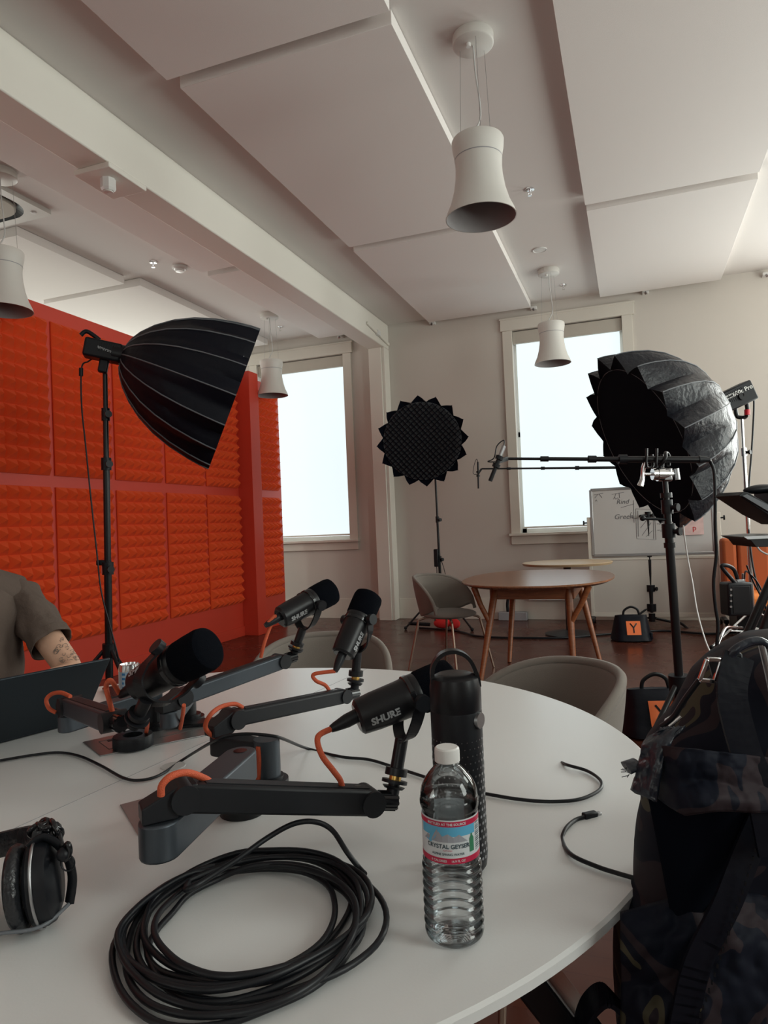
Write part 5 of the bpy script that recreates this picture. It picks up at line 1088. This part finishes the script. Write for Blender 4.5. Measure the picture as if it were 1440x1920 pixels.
# rolled side flap, shiny fold at the left
def fold(pts, r, nm, m_, sq=1, n=16):
    P = catmull(pts, 8); rr_ = [r*(1+.12*noise.noise(p_*60)) for p_ in P]; return MB().tube(P, rr_, n, sq=sq).build(nm, m_, t, smooth=60)
Lp = catmull([(1240, 1366, 0), (1209, 1392, 0), (1199, 1432, 0), (1185, 1482, 0)], 8); Rp = catmull([(1285, 1362, 0), (1256, 1396, 0), (1240, 1445, 0), (1230, 1504, 0)], 8)
def sfold(u, v_):
    k = min(len(Lp)-1, int(v_*(len(Lp)-1)+.5)); a_, b_ = Lp[k], Rp[k]; px = a_.x+(b_.x-a_.x)*u; py = a_.y+(b_.y-a_.y)*u
    return D(px, py, .728-.030*math.sin(u*PI*.5)*min(1, .4+v_)+.004*math.sin(py*.16+u*2)*(1-u)+.003*noise.noise(V((u*5, v_*9, 2))))
MB().grid(sfold, 22, 25).build('side_fold', NAVYF, t, smooth=70, solid=.004)
# top flap hanging over: sheet from crest to lower rim
fl_l = [(1222, 1385), (1205, 1425), (1196, 1460), (1186, 1480)]
def flap(u, v_):
    x = 1226+(1460-1226)*u; ytop = 1396+26*u; ybot = 1484+42*min(1, u*4)**.8+3*math.sin(u*9)-10*u
    py = ytop+(ybot-ytop)*v_; dd = .695-.022*math.sin(u*PI)-.020*v_*math.sin(min(1, u*3)*PI/2)+.03*(1-min(1, u*5))+.010*noise.noise(V((u*4, v_*3, 1)))+.003*noise.noise(V((u*9, v_*5, 4)))+.0012*noise.noise(V((u*26, v_*9, 9)))
    return D(x, py, dd)
MB().grid(flap, 60, 34).build('top_flap', CAMO, t, smooth=70, solid=.004)
MB().tube([flap(k/59, 1) for k in range(60)], .0020, 7).build('flap_hem', CAMO, t, smooth=60)
fold([D(1196, 1432, .735), D(1184, 1436, .733), D(1174, 1440, .732)], .010, 'webbing_stub', NAVYF, sq=.4)
mb = MB()
for k in range(9): a_ = D(1176+random.uniform(-2, 6), 1436+k*2.2, .732); mb.tube([a_, a_-RT*random.uniform(.002, .008)+UP*random.uniform(-.004, .004)], .0004, 4)
mb.build('frayed_threads', NAVYF, t)
# front pocket bulge and straps
def pocket(u, v_):
    px = 1165+(1470-1165)*u; py = 1712-40*math.sin(u*2.2)+(2000-1700)*v_; dd = .735-.040*math.sin(u*PI*.8+.2)*min(1, v_*4)**.5+.012*(1-u)-.004*math.sin(v_*9+u*4)+.009*noise.noise(V((u*5, v_*5, 7)))+.005*noise.noise(V((u*13, v_*11, 2))); return D(px, py, dd)
MB().grid(pocket, 50, 40).build('side_pocket', CAMO, t, smooth=70, solid=.004)
def tri(u, v_):
    py = 1500+v_*260; x0_ = 1216+v_*52; x1_ = 1470-v_*170; return D(x0_+(x1_-x0_)*u, py, .712-.012*math.sin(u*PI)+.016*v_)
MB().grid(tri, 24, 24).build('mesh_panel', mat('black_mesh', (.003, .004, .008), .9, spec=.05), t, smooth=70, solid=.003)
for pts_, w_ in (([D(1440, 1510, .70), D(1400, 1600, .695), D(1360, 1700, .69), D(1310, 1800, .69), D(1285, 1900, .69), D(1270, 1990, .69)], .028), ([D(1385, 1230, .70), D(1372, 1300, .69), D(1395, 1400, .685), D(1425, 1480, .68), D(1450, 1600, .68)], .03)):
    P = catmull(pts_, 6); mb = MB()
    for i in range(len(P)-1): d_ = P[i+1]-P[i]; mb.beam(P[i]-d_*.15, P[i+1]+d_*.15, w_, .004, up=d_.cross(RT))
    mb.build('shoulder_strap', BLACKF, t, smooth=40)
zp = catmull([D(1428, 1208, .70), D(1432, 1225, .70), D(1440, 1260, .70), D(1450, 1310, .70)], 10); MB().tube(zp, .0035, 8).build('top_zip_piping', STEEL, t, smooth=60)
MB().tube(catmull([D(1350, 1258, .71), D(1375, 1222, .70), D(1400, 1206, .70), D(1422, 1202, .70), D(1440, 1210, .70)], 8), .0045, 10).build('top_rim', NAVYF, t, smooth=60)
# metal ladder buckle
q0 = [D(1312, 1275, .70), D(1326, 1236, .70), D(1352, 1237, .70), D(1340, 1278, .70)]; mb = MB()
for i in range(4): mb.beam(q0[i], q0[(i+1) % 4], .0045, .004, up=FW)
mb.build('buckle', CHROME, t, bevel=.001); MB().beam(D(1332, 1256, .705), D(1395, 1243, .70), .022, .006, up=FW).build('buckle_strap', BLACKP, t, bevel=.002)
MB().tube(catmull([D(1312, 1274, .72), D(1285, 1310, .73), D(1262, 1345, .74), D(1240, 1362, .75)], 6), .003, 7).build('draw_cord', BLACKC, t, smooth=60)
q1 = [D(1240, 1372, .77), D(1250, 1350, .77), D(1272, 1336, .77), D(1276, 1344, .77), D(1254, 1362, .765)]; MB().tube(q1, .0022, 6, closed=True).build('side_ring', CHROME, t, smooth=60)
P = catmull([D(1175, 1905, .76), D(1140, 1868, .76), D(1112, 1878, .765), D(1092, 1915, .77), D(1080, 1990, .78)], 8); mb = MB()
for i in range(len(P)-1): d_ = P[i+1]-P[i]; mb.beam(P[i]-d_*.15, P[i+1]+d_*.15, .034, .005, up=d_.cross(FW))
mb.build('padded_strap_loop', BLACKF, t, smooth=40)
mb = MB()
for k in range(30): p_ = D(1452-150*(k/30)**1.1, 1470+15.5*k, .684+.0); mb.box(p_, (.0018, .002, .004))
mb.build('zip_teeth', BLACKP, t)
bb_ = D(1500, 2100, .82); t = thing('support_chair', (bb_.x, bb_.y, 0), 'seat under the camouflage backpack, below the frame', 'chair'); t.name = 'guest_chair'
MB().sphere((bb_.x, bb_.y, .42), .24, 32, (1, 1, .14)).build('seat', FABRIC, t, smooth=60)
for sx in (-1, 1):
    for sy in (-1, 1): MB().cyl((bb_.x+sx*.14, bb_.y+sy*.14, .41), (bb_.x+sx*.2, bb_.y+sy*.2, .003), .011, n=12).build('leg', BRONZE, t, smooth=40)
mt = bpy.data.objects['person']; TATTOO.build('tattoo', INK, mt)
# safety: every part gets no category; unnamed structure gets its kind
for o in bpy.data.objects:
    if o.parent and 'category' in o: del o['category']
    if o.type == 'CAMERA' or o.type == 'LIGHT': pass
